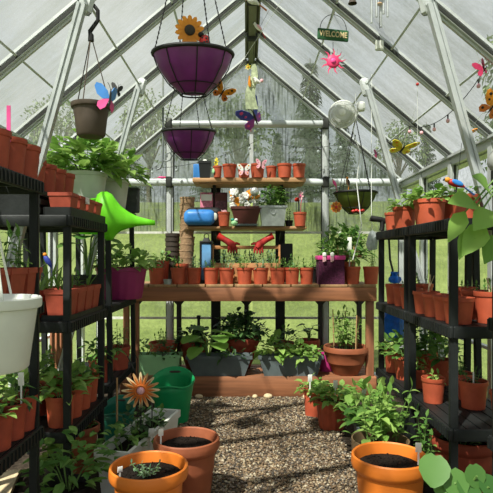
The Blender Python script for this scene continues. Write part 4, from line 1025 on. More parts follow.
# ================================================================ floor on the left
pot('large bright orange pot of soil in the left foreground', -.337, 1.83, .0, .136, .285, 'orange_pot', 'bigrim', plant=stem(.07, .035, 9, .025, 90, 'leaf_grey'), rz=0, name='large_pot', fill=.87)
pot('large brown terracotta pot of bare soil behind the left orange pot', -.238, 2.11, .0, .132, .285, 'terra_brown', 'bigrim', rz=0, name='large_pot', fill=.87)
stick_label('white spoon-shaped plant label on the rim of the brown terracotta pot', -.332, 2.05, .25, .085, .3, .1, w=.013)
stick_label('small white plant label inside the left orange pot', -.43, 1.795, .23, .06, .6, .1, w=.012)
o = thing('garden_trug', 'bright green flexible bucket standing in front of the mint trough', 'bucket', (X(172.5, 3.2), 3.2, .014))
def trug(o, m, R0, R1, H, slot=True):
    mb = MB(); n = 40
    def rad(a): return 1.0
    rows = []
    for (q, zz) in ((R0, 0), (R0 + (R1 - R0) * .5, H * .5), (R0 + (R1 - R0) * .9, H * .84), (R1 * .985, H * .90), (R1, H)):
        rows.append([(q * math.cos(2 * PI * k / n), q * math.sin(2 * PI * k / n), zz + zz / H * H * .13 * math.sin(2 * PI * k / n) * (zz / H) ** 2 + (H * .10 * max(0, math.sin(2 * PI * k / n)) ** 2 if zz > H * .95 else (H * .04 * max(0, math.sin(2 * PI * k / n)) ** 2 if zz > H * .85 else 0)) + (H * .10 * max(0, -math.sin(2 * PI * k / n)) ** 6 if zz > H * .95 else 0)) for k in range(n)])
    vs = [p for r in rows for p in r] + [(0, 0, 0)]; f2 = []
    for i in range(4):
        for k in range(n):
            j = (k + 1) % n; f2.append((i * n + k, i * n + j, (i + 1) * n + j, (i + 1) * n + k))
    c = len(vs) - 1
    for k in range(n): f2.append((c, (k + 1) % n, k))
    b = mb.add(vs, f2).build('bucket', m, o); s = b.modifiers.new('thick', 'SOLIDIFY'); s.thickness = .005; s.offset = -1
    rim = MB(); rim.tube([(p[0] * 1.01, p[1] * 1.01, p[2]) for p in rows[-1]] + [(rows[-1][0][0] * 1.01, rows[-1][0][1], rows[-1][0][2])], .006, 8, False); rim.build('rim', m, o)
    if slot:
        s = MB().cbox((0, R1 * .955, H * 1.115), (R1 * .75, .012, H * .055), .005); s.build('handle_slot', 'dark_brown', o)
trug(o, 'green_tub', .095, .128, .240)
o = thing('garden_trug', 'dark teal bucket on the floor in front of the far left unit', 'bucket', (X(121, 2.86), 2.80, 0)); trug(o, 'teal_tub', .065, .083, .20)
add_plant(o, .12, bush(.06, .06, 24, .035, 91, 'leaf_dark'))
trough('pale weathered trough slanting along the floor behind the orange pot', -.480, 2.44, .0, .62, .155, .215, 'white_plastic', rz=1.36, plants=((-.20, 0, bush(.11, .12, 50, .05, 92, 'leaf_mid')), (-.03, 0, bush(.11, .17, 55, .05, 93, 'leaf_dark')), (.12, .0, bush(.09, .11, 30, .045, 94, 'leaf_mid'))), taper=.9)
stick_label('white spoon label leaning in the pale floor trough', -.415, 2.30, .16, .10, .3, .2, w=.016)
o = thing('flower_ornament', 'metal sunflower ornament with cream and rust petals on a stake', 'ornament', (X(141, 2.36), 2.36, .17))
T = Z(390, 2.36) - .17
bloom(o, (0, -.006, T), .086, 16, 'petal_cream', 'pale_pink', (.12, 0, .1), .16, two='petal_tan', cr=.21)
for i in range(16):
    a = 2 * PI * i / 16
    mb = MB(); mb.M = Matrix.Translation((0, -.010, T)) @ Euler((.12, 0, .1)).to_matrix().to_4x4() @ Matrix.Rotation(a, 4, 'Y'); mb.poly([(-.006, .018), (-.0048, .044), (0, .066), (.0048, .044), (.006, .018)], .003); mb.build('inner_petal', 'petal_rust', o)
MB().torus((0, -.014, T), .024, .004, 20, 6, (PI / 2 + .12, 0, .1)).build('centre_ring', 'petal_rust', o)
MB().tube([(0, 0, 0), (0, 0, T)], .003, 6).build('stake', 'wire', o)
o = thing('shepherd_hook', 'thin dark wire hook rising beside the metal sunflower', 'hook', (X(152, 2.45), 2.45, .16)); k = .01
MB().tube([(0, 0, 0), (0, 0, .245), (-.006, 0, .262), (-.022, 0, .268), (-.036, 0, .26), (-.038, 0, .245)], .0028, 6).build('hook', 'wire', o)
o = thing('shepherd_hook', 'thin wire hook with two prongs left of the metal sunflower', 'hook', (X(137, 2.45), 2.47, .16)); MB().tube([(0, 0, 0), (-.01, 0, .3), (-.05, 0, .38)], .0022, 6).build('hook', 'wire', o); MB().tube([(0, 0, .2), (.0, 0, .36), (-.02, 0, .40)], .0022, 6).build('prong', 'wire', o)
o = thing('bamboo_cane', 'short bamboo cane standing left of the metal sunflower', 'cane', (X(117, 2.5), 2.5, .0)); MB().tube([(0, 0, 0), (0, 0, .43)], .0045, 8).build('cane', 'stick', o)
pot('leafy plant in a dark pot on the floor at the lower left', -.66, 1.965, 0, .088, .16, 'black', plant=bush(.15, .22, 110, .065, 95, 'leaf_mid'))
pot('terracotta tub of low greens under the middle left unit', X(84, 2.55), 2.50, 0, .088, .21, 'terra_brown', 'bigrim', plant=bush(.075, .06, 50, .035, 96, 'leaf_mid'))
pot('small dark pot of leaves under the middle left unit, by the plank', X(62, 2.3), 2.25, 0, .06, .14, 'black', plant=bush(.08, .12, 40, .05, 97, 'leaf_light'))
pot('low black pot with sprouts on the floor left of the pale trough', -.585, 1.98, 0, .05, .10, 'black', plant=stem(.04, .06, 4, .03, 98, 'leaf_mid')) if False else None
o = thing('plank', 'weathered plank lying on the floor under the nearest left unit', 'plank', (-.98, 2.02, .012), (0, 0, .25)); MB().cbox((0, 0, .01), (.10, .8, .02), .003).build('plank', 'label_wood', o)
o = thing('fence_panel', 'brown slatted wooden panel leaning on the left wall behind the shelves', 'panel', (-1.150, 3.30, 0)); mb = MB()
for i in range(5): mb.cbox((0, -.16 + i * .08, .36), (.014, .05, .72), .003)
mb.build('slats', 'bench_post', o); MB().cbox((.012, 0, .6), (.012, .40, .04), .003).build('batten', 'bench_wood', o)

# ================================================================ right shelving
GT = 'terracotta pots on top of the right units'
for x, y, r, h, lab, sp in ((.80, 2.87, .052, .10, 'at the far corner under the hose nozzle', None), (.80, 2.68, .060, .112, 'second from the far corner', bush(.08, .085, 46, .05, 101, 'leaf_light')), (.86, 2.53, .062, .13, 'tall, behind the front one', bush(.10, .09, 60, .05, 102, 'leaf_light')), (.80, 2.31, .068, .11, 'front one with the darker rim', bush(.09, .08, 50, .05, 103, 'leaf_light')), (.93, 2.36, .062, .13, 'below the parrot', bush(.08, .06, 36, .045, 104, 'leaf_light')), (.885, 2.14, .055, .11, 'partly behind the big drooping leaves', bush(.06, .05, 24, .04, 105, 'leaf_mid'))):
    pot('terracotta pot on top of the right units, ' + lab, x, y, 1.14, r, h, plant=sp, group=GT)
G7 = 'terracotta pots on the middle tier of the right units'
for x, y, r, h, lab, sp in ((.80, 2.86, .050, .105, 'below the blue bundle', None), (.80, 2.72, .048, .095, 'second from the far end', stem(.03, .05, 2, .03, 110)), (.92, 2.78, .058, .11, 'far end, back row', stem(.04, .08, 3, .03, 111)), (.80, 2.575, .055, .10, 'third from the far end', stem(.03, .06, 2, .03, 112)),
                            (.80, 2.36, .058, .098, 'in front, left of the near leg', None), (.80, 2.235, .058, .095, 'stack-rimmed one by the leg', None), (.94, 2.30, .06, .12, 'back row with wooden tags', stem(.04, .05, 3, .03, 113)), (.80, 2.0, .058, .098, 'right of the middle leg', None), (.93, 2.02, .062, .12, 'with the pale wooden tags', stem(.04, .06, 3, .03, 114)), (.94, 2.16, .06, .115, 'back row right of the leg', stem(.04, .05, 3, .03, 115)), (.80, 2.115, .055, .095, 'right behind the near leg', None)):
    pot('terracotta pot on the middle right tier, ' + lab, x, y, .75, r, h, plant=sp, group=G7)
for i, (x, y, l) in enumerate(((.92, 1.985, .25), (.935, 2.02, -.25), (.95, 2.03, .1), (.80, 2.345, .35), (.81, 2.36, .1))):
    stick_label('bare wooden plant tag sticking out of a pot on the right middle tier', x, y, .84, .10, .4 * i, l, 'label_wood', .013, False, group='wooden tags on the right middle tier')
G8 = 'terracotta pots on the lowest tier of the right units'
for x, y, r, h, lab, sp, m in ((.805, 2.87, .060, .115, 'far corner, with a bright leafy bush', bush(.09, .09, 70, .05, 120, 'leaf_light'), 'terra'), (.81, 2.70, .058, .10, 'second from the far corner', bush(.11, .17, 80, .055, 121, 'leaf_mid'), 'terra'), (.95, 2.80, .06, .12, 'far end, back row', bush(.12, .18, 80, .06, 122, 'leaf_mid'), 'terra'), (.95, 2.60, .06, .12, 'back row under the dense greens', bush(.12, .18, 80, .06, 123, 'leaf_mid'), 'terra'), (.815, 2.53, .052, .09, 'low, before the middle leg', stem(.05, .05, 4, .04, 124, 'leaf_light'), 'terra'),
                               (.80, 2.27, .050, .105, 'standing alone in front with one sprout', stem(.03, .035, 2, .045, 125, 'leaf_light'), 'terra'), (.945, 2.34, .055, .11, 'behind the near leg', stem(.05, .08, 4, .04, 126), 'terra'), (.935, 2.185, .058, .112, 'with a white twig label', stem(.05, .06, 3, .04, 127, 'leaf_dark'), 'terra'), (.99, 2.03, .055, .105, 'nearest the right photo edge', stem(.04, .05, 3, .04, 128, 'leaf_dark'), 'terra')):
    pot('terracotta pot on the lowest right tier, ' + lab, x, y, .38, r, h, m, plant=sp, group=G8)
stick_label('thin white plant label in a pot on the lowest right tier', .925, 2.16, .47, .075, .2, w=.006, head=False)
pot('terracotta pot at the right photo edge on the nearest right unit', .865, 1.69, .80, .055, .115, plant=stem(.05, .07, 3, .03, 130))
pot('terracotta pot low at the right photo edge on the nearest right unit', .865, 1.69, .41, .055, .11, 'terra')
o = pot('black pot with a big-leaved squash plant at the right photo edge', .93, 1.58, 1.14, .068, .12, 'black', rz=0)
lf, stm = MB(), MB()
for (px, py, dx, dz, L_, W_) in ((470, 205, -.75, .10, .115, .085), (483, 194, -.6, .5, .10, .09), (463, 228, -.45, -.8, .10, .05), (478, 226, -.70, -.62, .12, .075), (458, 212, -.55, -.65, .11, .055), (486, 212, -.6, -.35, .10, .08), (491, 236, -.5, -.6, .10, .07)):
    Yp = 1.56; t = Vector((X(px, Yp) - .93 + .02, Yp - 1.58, Z(py, Yp) - 1.14))
    stm.tube([(0, 0, .10), Vector((t.x * .4, t.y * .5, max(t.z, .12) + .06)), t], [.004, .0035, .0025], 6)
    leaf(lf, t, (dx, -.35, dz), L_, W_, .12, .3, 'oval', Vector((.25, -.8, .8)))
lf.build('foliage', 'leaf_squash', o, sharp=80); stm.build('stem', 'stem_green', o)
o = thing('solar_lamp', 'grey domed lamp on a black base at the right photo edge', 'lamp', (X(494, 1.70) + .0, 1.55, 1.14))
o.location = (.825, 1.715, 1.14); o.scale = (.9, .9, .9)
MB().lathe([(0, 0), (.03, 0), (.03, .10), (.035, .11), (.035, .155), (0, .155)], 16).build('base', 'black', o); MB().ell((0, 0, .19), (.048, .048, .048), None, 18, 10).build('dome', 'grey_stone', o)
bird('orange and blue parrot ornament on a rod above the right top pots', X(457, 2.05), 2.05, Z(184, 2.05), .078, 'red', 'blue', 'orange', 'blue', (0, .12, .1), stake=.07, hang=(0, 0, .16))
# hose nozzle, cord and bag at the far corner
o = thing('hose_nozzle', 'black spray nozzle resting on the far corner of the right units', 'nozzle', (X(380, 2.9), 2.93, 1.145))
MB().tube([(-.045, 0, .070), (-.04, 0, .068), (.02, 0, .06), (.04, 0, .05)], [.016, .017, .015, .016], 12).build('barrel', 'black', o); MB().tube([(.02, 0, .055), (.02, 0, .02), (.015, 0, .0)], [.014, .013, .014], 10).build('grip', 'black', o)
MB().tube([(.015, 0, .0), (.05, -.02, -.02), (.055, -.03, -.16), (.07, -.03, -.22), (.05, -.03, -.28)], .006, 8).build('hose', 'black', o)
o = thing('plastic_bag', 'crumpled clear plastic bag hanging beside the hose nozzle', 'bag', (X(374, 3.0), 3.04, Z(241, 3.0))); mb = MB().tube([(0, 0, .06), (.0, 0, .045), (.005, 0, .02), (-.003, 0, -.02), (.003, 0, -.05)], [.008, .022, .032, .034, .026], 9); mb.build('bag', 'clear_bag', o)
MB().tube([(0, 0, .055), (-.005, 0, .15), (.03, .15, .5), (.04, .18, 1.02)], .0018, 5).build('string', 'white_wire', o)
o = thing('blue_bag', 'bright blue plastic bag hanging below the far right middle tier', 'bag', (X(394, 3.03), 3.035, Z(322, 3.03)))
mb = MB(); rr = random.Random(4)
mb.lathe([(0, -.115), (.04, -.11), (.062, -.06), (.056, -.01), (.060, .03), (.034, .07), (.012, .09), (.018, .115), (0, .12)], 14, flute=.14, nf=5); mb.build('bag', 'bag_blue', o)
MB().tube([(0, 0, .11), (0, -.02, .135), (-.0, -.05, .17)], .004, 6).build('tie', 'bag_blue', o)
o = thing('blue_bundle', 'small bright blue crumpled bundle on a pot of the right middle tier', 'bundle', (.80, 2.86, .857)); MB().lathe([(0, 0), (.022, .004), (.030, .022), (.026, .034), (.012, .042), (.020, .062), (0, .064)], 14, flute=.25, nf=5).build('bundle', 'bag_blue', o)
o = thing('scrub_brush', 'white peg hanging beside the blue bag on the right', 'peg', (X(383, 3.0), 3.0, Z(315, 3.0))); MB().cbox((0, 0, .03), (.018, .012, .10), .003).build('peg', 'white', o)
# floor on the right
pot('large bright orange pot of soil in the right foreground', .505, 1.87, 0, .134, .305, 'orange_pot', 'bigrim', rz=0, name='large_pot', fill=.87)
stick_label('white plant label with a square head in the right orange pot', .603, 1.86, .245, .10, -.2, .05, w=.014)
pot('wide olive brown pot behind the right orange pot, with a tall leafy plant', .555, 2.20, 0, .118, .245, 'olive_brown', 'shallow', plant=stem(.17, .27, 15, .075, 140, 'leaf_light'), name='large_pot')
pot('fluted terracotta pot with a bright bushy herb right of the aisle', .49, 3.06, .013, .088, .165, 'terra', 'tub', plant=bush(.12, .13, 130, .055, 141, 'leaf_light'), flute=.035, nf=14)
pot('small plain terracotta pot beside the fluted one, nearer the bench', .415, 3.30, .013, .062, .165, 'terra', 'nursery', plant=bush(.09, .10, 70, .05, 142, 'leaf_light'))
trough('dark grey trough of leafy greens on the floor under the right units', .64, 2.72, .0, .46, .17, .16, 'trough_grey', rz=1.45, plants=((-.12, 0, bush(.15, .20, 90, .075, 143, 'leaf_mid')), (.1, 0, bush(.15, .22, 90, .075, 144, 'leaf_light'))))
for x, y, z, w in ((.385, 3.225, .15, 'white plant label in the small plain terracotta pot'), (.50, 2.99, .17, 'white plant label standing in the fluted terracotta pot'), (.63, 2.85, .17, 'white plant label at the back of the dark grey trough')): stick_label(w, x, y, z, .13, .2, .05, w=.018)
pot('large terracotta pot in the shade under the middle right unit', .885, 2.16, 0, .132, .275, 'terra_shaded', 'bigrim', plant=bush(.10, .05, 40, .04, 145, 'leaf_dark'), rz=0, name='large_pot')
o = pot('black pot with stalky shoots between the orange pot and the right shelf leg', .685, 2.02, 0, .055, .15, 'black', plant=stem(.055, .30, 6, .05, 146, 'leaf_mid'))
o = pot('terracotta pot of large round squash leaves at the lower right corner', .635, 1.56, 0, .095, .20, 'terra_shaded', rz=0); lf, stm = MB(), MB()
for (px, py, rr_, tx, tz) in ((436, 470, .042, -.3, .45), (455, 483, .038, .1, .6), (477, 476, .030, .15, 1.6), (444, 492, .026, -.2, .2), (468, 488, .036, .3, .5), (489, 487, .03, .4, .6)):
    Yp = 1.50 + rr_ * .5; t = Vector((X(px, Yp) - .635, Yp - 1.56, Z(py, Yp)))
    stm.tube([(0, 0, .165), (t.x * .4, t.y * .4, .165 + (t.z - .165) * .8), t], [.005, .004, .003], 6)
    leaf(lf, t + Vector((-tx * .02, .02, rr_ * .8)), (tx, -.55, -tz - .3), rr_ * 2, rr_ * 2.1, .1, .12, 'round', Vector((0, -.5, .8)))
lf.build('foliage', 'leaf_corner', o, sharp=80); stm.build('stem', 'stem_green', o)
# ================================================================ things hanging under the roof
def hang_basket(label, x, y, z, r, h, liner, wires=4, top=None, kind='cone', name='hanging_basket'):
    o = thing(name, label, 'hanging basket', (x, y, z), (.13 if r > .145 else 0, 0, 0))
    prof = [(0, -h), (r * .30, -h * .985), (r * .62, -h * .72), (r * .86, -h * .36), (r * .975, -.01), (r * .985, 0), (r * .955, -.004), (r * .84, -h * .36), (r * .6, -h * .70), (0, -h * .95)]
    MB().lathe(prof, 36).build('liner', liner, o)
    mb = MB(); mb.torus((0, 0, 0), r, .0075, 36, 8); mb.build('rim', 'wire', o)
    mb = MB()
    for k in range(8):
        a = 2 * PI * k / 8 + .2
        mb.tube([(math.cos(a) * q * 1.01, math.sin(a) * q * 1.01, zz) for q, zz in ((r, 0), (r * .875, -h * .37), (r * .64, -h * .74), (r * .33, -h * 1.03))], .0022, 5)
    mb.torus((0, 0, -h * 1.03), r * .33, .003, 20, 6); mb.torus((0, 0, -h * .78), r * .60, .002, 24, 5); mb.build('frame', 'wire', o)
    MB().lathe([(0, -h * .25), (r * .86, -h * .28)], 24).build('soil', 'soil', o)
    if top is not None:
        for k in range(wires):
            a = 2 * PI * k / wires + .5
            p = Vector((math.cos(a) * r, math.sin(a) * r, 0)); q = Vector((0, 0, top - z))
            mb = MB(); n = int((q - p).length / .018); d = (q - p) / n
            mb.tube([p, q], .0018, 4)
            for i in range(n): mb.ell(p + d * (i + .5), (.0034, .0034, .0065), None, 5, 4)
            mb.build('chain', 'wire', o)
        MB().tube([(0, 0, top - z), (0, 0, top - z + .03), (.02, 0, top - z + .05), (.02, 0, top - z + .075), (0, 0, top - z + .085)], .003, 6).build('hook', 'wire', o)
    return o
Y1 = 2.02
x1, z1 = X(193, Y1), Z(54.5, Y1)
hang_basket('large purple lined hanging basket high on the left of the ridge', x1, Y1, z1, .152, .147, 'purple_liner', top=roof_z(x1) - .12)
o = thing('flower_ornament', 'orange sunflower ornament standing in the upper purple basket', 'ornament', (X(190, 1.95), 1.95, z1 - .045)); zc = Z(31.5, 1.95) - z1 + .045
bloom(o, (0, -.01, zc), .055, 14, 'orange', 'dark_brown', (.1, 0, .2), .34, cr=.36); MB().tube([(0, 0, 0), (0, 0, zc)], .003, 6).build('stem', 'stem_green', o)
o = thing('ladybird_ornament', 'red ladybird ornament beside the orange sunflower', 'ornament', (X(204.5, 1.95), 1.95, z1 - .045)); zc = Z(41, 1.95) - z1 + .045
MB().ell((0, -.004, zc), (.019, .014, .022), (0, .5, 0)).build('shell', 'red', o); MB().ell((-.012, -.008, zc + .02), (.011, .010, .010)).build('head', 'black', o)
mb = MB()
for a, b in ((-.006, .006), (.008, .004), (.0, -.010), (.010, -.008)): mb.ell((a, -.017, zc + b), (.004, .003, .004), None, 6, 4)
mb.build('spots', 'black', o); MB().tube([(0, 0, 0), (0, 0, zc)], .002, 6).build('stake', 'wire', o)
Y2 = 3.02; x2, z2 = X(189, Y2), Z(131.5, Y2)
hang_basket('smaller looking purple hanging basket below and behind the big one', x2, Y2, z2, .150, .155, 'purple_liner', top=roof_z(x2) - .12)
butterfly('orange spotted butterfly hovering below the big purple basket', X(222, 2.2), 2.2, Z(93, 2.2), .075, 'orange', 'petal_rust', (.9, .5, .3), 'black', .2, hang=(0, .0, .78), name='butterfly_ornament')
# brown hanging pot
Yb = 2.16; xb, zb = X(91, Yb), Z(105, Yb)
o = thing('hanging_pot', 'dark brown hanging pot beside the nearest left roof strut', 'hanging basket', (xb, Yb, zb))
MB().lathe([(0, -.13), (.050, -.13), (.057, -.122), (.064, -.06), (.071, -.018), (.078, -.015), (.080, -.01), (.080, .002), (.076, .003), (.068, -.02), (.054, -.12), (0, -.12)], 30).build('pot', 'brown_pot', o)
MB().lathe([(0, -.028), (.069, -.03)], 24).build('soil', 'soil', o)
for a in (.4, 2.7, 4.6): MB().tube([(math.cos(a) * .077, math.sin(a) * .077, 0), (0, 0, .285)], .0022, 6).build('hanger', 'brown_pot', o)
zt = roof_z(xb) - zb - .02
MB().tube([(0, 0, .26), (0, 0, .285), (-.004, 0, .30), (.028, 0, .345), (.028, 0, .385), (.012, 0, .405), (-.008, 0, min(.41, zt))], [.012, .011, .009, .008, .008, .008, .007], 10).build('hook', 'black', o)
butterfly('blue and pink butterfly clipped on the rim of the brown hanging pot', X(111, 2.1), 2.08, Z(100, 2.1), .105, 'blue', 'pink', (0, .1, .7), None, .75)
butterfly('small black butterfly behind the blue one on the brown hanging pot', X(117.5, 2.2), 2.2, Z(90, 2.2), .05, 'black', 'black', (0, .2, .6), None, .6)
# hook with pink bird on the left gable post
o = thing('scroll_hook', 'thin grey scroll hook hanging in front of the left gable post', 'hook', (X(163, 3.85), 3.85, Z(160, 3.85)))
mb = MB(); mb.tube([(0, 0, .62), (0, 0, .05), (-.004, 0, -.02), (-.02, 0, -.06), (-.045, 0, -.07), (-.055, 0, -.05), (-.045, 0, -.04)], .0075, 8); mb.tube([(0, 0, .0), (.02, 0, -.01), (.05, 0, .0), (.066, 0, .03), (.05, 0, .055), (.026, 0, .045), (.03, 0, .02)], .006, 8); mb.build('hook', 'hook_grey', o)
bird('small pink bird ornament hanging by the left gable post', X(161, 3.8), 3.8, Z(177.5, 3.8), .052, 'hot_pink', 'pink', 'hot_pink', 'hot_pink', (0, -.25, PI), hang=(0, 0, .1))
# green hanging basket
Yg = 3.45; xg, zg = X(355.5, Yg), Z(193, Yg)
hang_basket('olive green hanging basket on the right in front of the back wall', xg, Yg, zg, .137, .13, 'green_liner', top=Z(118, Yg))
gb_ = [q for q in C.objects if q.get('label', '').startswith('olive green hanging')][0]
MB().tube([(0, 0, Z(118, Yg) + .08 - zg), (0, 0, roof_z(xg) - zg - .03)], .0015, 5).build('cord', 'white_wire', gb_)
bird('slim brown bird ornament perched in the olive green basket', X(348, 3.36), 3.36, Z(183, 3.36), .06, 'tan_fibre', 'dark_brown', 'orange', 'orange', (0, 1.15, .2), stake=.04)
bird('pink flamingo ornament at the left rim of the olive green basket', X(335, 3.36), 3.36, Z(184, 3.36), .05, 'pink', 'pink', 'pale_pink', 'pink', (0, .9, 0), stake=.04)
o = thing('flower_ornament', 'round orange flower ornament hanging at the left of the olive basket', 'ornament', (X(336.5, 3.3), 3.31, Z(207, 3.3))); bloom(o, (0, 0, 0), .036, 10, 'petal_rust', 'red', (0, 0, 0), .55, two='orange'); MB().tube([(0, 0, .02), (.02, .06, .09)], .0015, 5).build('wire', 'wire', o)
o = thing('flower_ornament', 'cluster of small red flowers under the olive green basket', 'ornament', (X(358, 3.34), 3.35, Z(211, 3.34)))
for k in range(4): MB().ell((-.028 + .02 * k, 0, .004 * (k % 2)), (.013, .013, .010), None, 8, 6).build('flower', 'red', o)
MB().tube([(0, 0, 0), (0, .03, .07)], .0015, 5).build('stem', 'wire', o)
# WELCOME sign
Yw = 2.85; xw, zw = X(333, Yw), Z(35, Yw)
o = thing('welcome_sign', 'green WELCOME sign hanging from the right rafters', 'sign', (xw, Yw, zw), (0, .045, .12))
MB().cbox((0, 0, 0), (.172, .012, .060), .005).build('board', 'sign_green', o)
cu = bpy.data.curves.new('letters', 'FONT'); cu.body = 'WELCOME'; cu.size = .042; cu.align_x = 'CENTER'; cu.align_y = 'CENTER'; cu.extrude = .0015; cu.offset = .0007; cu.space_character = 1.02
to = bpy.data.objects.new('letters_source', cu); C.objects.link(to); bpy.context.view_layer.update()
me = bpy.data.meshes.new_from_object(to.evaluated_get(bpy.context.evaluated_depsgraph_get())); me.name = 'letters'; bpy.data.objects.remove(to, do_unlink=True)
me.materials.clear(); me.materials.append(MATS['petal_cream']); l = link('letters', me, o, None, (0, -.0075, .0)); l.rotation_euler = (PI / 2, 0, 0); xs = [v.co.x for v in me.vertices]; l.scale = (.152 / (max(xs) - min(xs)),) + (1.0, 1)
MB().tube([(math.cos(a) * .073, 0, .028 + math.sin(a) * .082) for a in [PI * k / 14 for k in range(15)]], .002, 6).build('hanger', 'wire', o)
MB().tube([(0, 0, .11), (0, 0, .15), (.01, 0, .165), (0, 0, .18)], .005, 6).build('hook', 'wire', o)
MB().tube([(.0, 0, .17), (-.02, .0, roof_z(xw) - zw - .03)], .002, 5).build('cord', 'wire', o)
o = thing('sun_ornament', 'hot pink metal sun hanging below the WELCOME sign', 'ornament', (xw, Yw, Z(61.5, Yw)))
mb = MB().ell((0, 0, 0), (.036, .012, .036), None, 18, 8); mb.build('face', 'hot_pink', o); MB().ell((0, -.009, 0), (.016, .010, .016), None, 12, 7).build('boss', 'pink', o)
for k in range(18):
    mb = MB(); mb.M = Matrix.Rotation(2 * PI * k / 18, 4, 'Y'); mb.poly([(-.007, .030), (.004, .05), (.0, .074), (.010, .052), (.007, .030)], .003); mb.build('ray', 'silver' if k % 2 else 'hot_pink', o)
MB().tube([(0, 0, .03), (.0, 0, Z(42, Yw) - Z(61.5, Yw))], .0015, 5).build('wire', 'wire', o)
# fan
Yf = 3.16; xf, zf = X(341.5, Yf), Z(115.5, Yf)
o = thing('clip_fan', 'white clip-on fan fixed to the right far roof strut', 'fan', (xf, Yf - .03, zf), (.0, 0, -.25))
mb = MB()
for k in range(64):
    a = 2 * PI * k / 64
    for s, d in ((-1, .035), (1, .04)):
        mb.tube([(math.cos(a) * .018, s * d, math.sin(a) * .018), (math.cos(a) * .055, s * d * .9, math.sin(a) * .055), (math.cos(a) * .078, 0, math.sin(a) * .078)], .0017, 4)
mb.torus((0, 0, 0), .079, .005, 36, 8, (PI / 2, 0, 0)); mb.torus((0, -.034, 0), .045, .0014, 28, 5, (PI / 2, 0, 0)); mb.torus((0, -.022, 0), .062, .0018, 28, 5, (PI / 2, 0, 0)); mb.torus((0, .024, 0), .062, .0018, 28, 5, (PI / 2, 0, 0)); mb.build('cage', 'fan_white', o)
MB().ell((0, -.037, 0), (.022, .008, .022)).build('badge', 'white', o)
for k in range(3):
    mb = MB(); mb.M = Matrix.Rotation(2 * PI * k / 3, 4, 'Y'); R3 = Matrix.Rotation(.5, 4, 'Z')
    mb.M = mb.M @ R3; mb.poly([(-.012, .012), (-.036, .04), (-.030, .064), (.008, .068), (.020, .045), (.010, .012)], .0025); mb.build('blade', 'cream_tub', o)
MB().tube([(0, -.01, 0), (0, .06, 0), (0, .075, 0)], [.028, .032, .02], 14).build('motor', 'fan_white', o)
MB().tube([(.0, .06, 0), (.05, .05, .01), (.085, .045, .025), (.10, .045, .045)], .011, 10).build('arm', 'fan_white', o)
MB().cbox((.105, .05, .05), (.05, .06, .05), .01).build('clip', 'fan_white', o)
MB().tube([(.09, .03, .02), (.06, .02, -.10), (.10, .03, -.22), (.08, .05, -.4), (.11, .02, -.66), (.06, .0, -.86)], .003, 6).build('cord', 'white_wire', o)
MB().tube([(.08, .03, .0), (.05, .03, -.14), (.06, .03, -.18), (.075, .03, -.12)], .003, 6).build('switch_cord', 'wire', o)
# wind chime
Yc2 = 2.6; xc = X(379.5, Yc2); o = thing('wind_chime', 'silver wind chime tubes at the top edge right of the WELCOME sign', 'wind chime', (xc, Yc2, Z(0, Yc2)))
for i, (dx, py) in enumerate(((-8.5, 24), (-3, 17), (2, 26), (7.5, 18), (4, 14))):
    zz = Z(py, Yc2) - Z(0, Yc2); MB().tube([(dx * Yc2 / F, -.012 + .012 * (i % 3), zz), (dx * Yc2 / F, -.012 + .012 * (i % 3), .04)], .0062, 10).build('tube', 'silver', o)
MB().lathe([(0, .045), (.045, .045), (.045, .058), (0, .058)], 20).build('top_disc', 'stick', o)
MB().tube([(0, 0, .05), (0, 0, roof_z(xc) - Z(0, Yc2) - .02)], .0012, 5).build('cord', 'wire', o); MB().ell((.0, 0, -.02), (.014, .014, .008)).build('clapper', 'stick', o)
o = thing('sensor_box', 'small square white box fixed under a right rafter', 'box', (X(378.5, 2.70), 2.68, Z(47, 2.70))); MB().cbox((0, 0, 0), (.042, .02, .05), .004).build('box', 'cream_tub', o); MB().cbox((0, -.010, 0), (.03, .004, .036), .002).build('cover', 'white', o); MB().tube([(0, .005, .02), (0, .01, .05)], .004, 6).build('bracket', 'wire', o)
o = thing('bell_ornament', 'dark little bell at the top edge left of the wind chime', 'bell', (X(352.5, 2.6), 2.6, Z(2, 2.6))); MB().lathe([(0, .025), (.01, .024), (.016, .005), (.022, -.008), (.02, -.008), (0, .018)], 16).build('bell', 'dark_brown', o); MB().tube([(0, 0, .02), (0, 0, roof_z(X(352.5, 2.6)) - Z(2, 2.6) - .02)], .0012, 5).build('cord', 'wire', o)
# ornaments round the ridge
Ya = 3.9
o = thing('ribbon_hanging', 'long pale green ribbon banner with a white fairy under the ridge end', 'ornament', (X(253.5, Ya), Ya, Z(85, Ya)))
mb = MB(); vs = []; f3 = []
for i in range(9):
    zz = Z(64, Ya) + (Z(109, Ya) - Z(64, Ya)) * i / 8 - Z(85, Ya); wv = .012 * math.sin(i * .9); hw2 = .018 + .028 * (i / 8)
    for yy in (-.002, .002): vs += [(-hw2 + wv - .02 * i / 8, yy + .006 * math.sin(i), zz), (hw2 + wv - .02 * i / 8, yy + .006 * math.sin(i), zz)]
for i in range(8):
    a = i * 4; f3 += [(a, a + 1, a + 5, a + 4), (a + 3, a + 2, a + 6, a + 7), (a, a + 4, a + 6, a + 2), (a + 1, a + 3, a + 7, a + 5)]
mb.add(vs, f3 + [(0, 2, 3, 1), (32, 33, 35, 34)]); mb.build('banner', 'ribbon', o)
MB().tube([(.0, -.02, .045), (.02, -.022, .02), (.05, -.02, .01)], [.012, .020, .008], 10).build('fairy_body', 'white', o); MB().ell((.06, -.02, .025), (.014, .012, .014)).build('fairy_head', 'pale_pink', o)
MB().tube([(-.03, -.02, .06), (-.03, -.02, .0), (-.025, -.02, -.02)], [.005, .012, .006], 8).build('orange_charm', 'orange', o)
MB().tube([(0, 0, .15), (0, .0, RIDGE - .09 - Z(85, Ya))], .0015, 5).build('cord', 'wire', o)
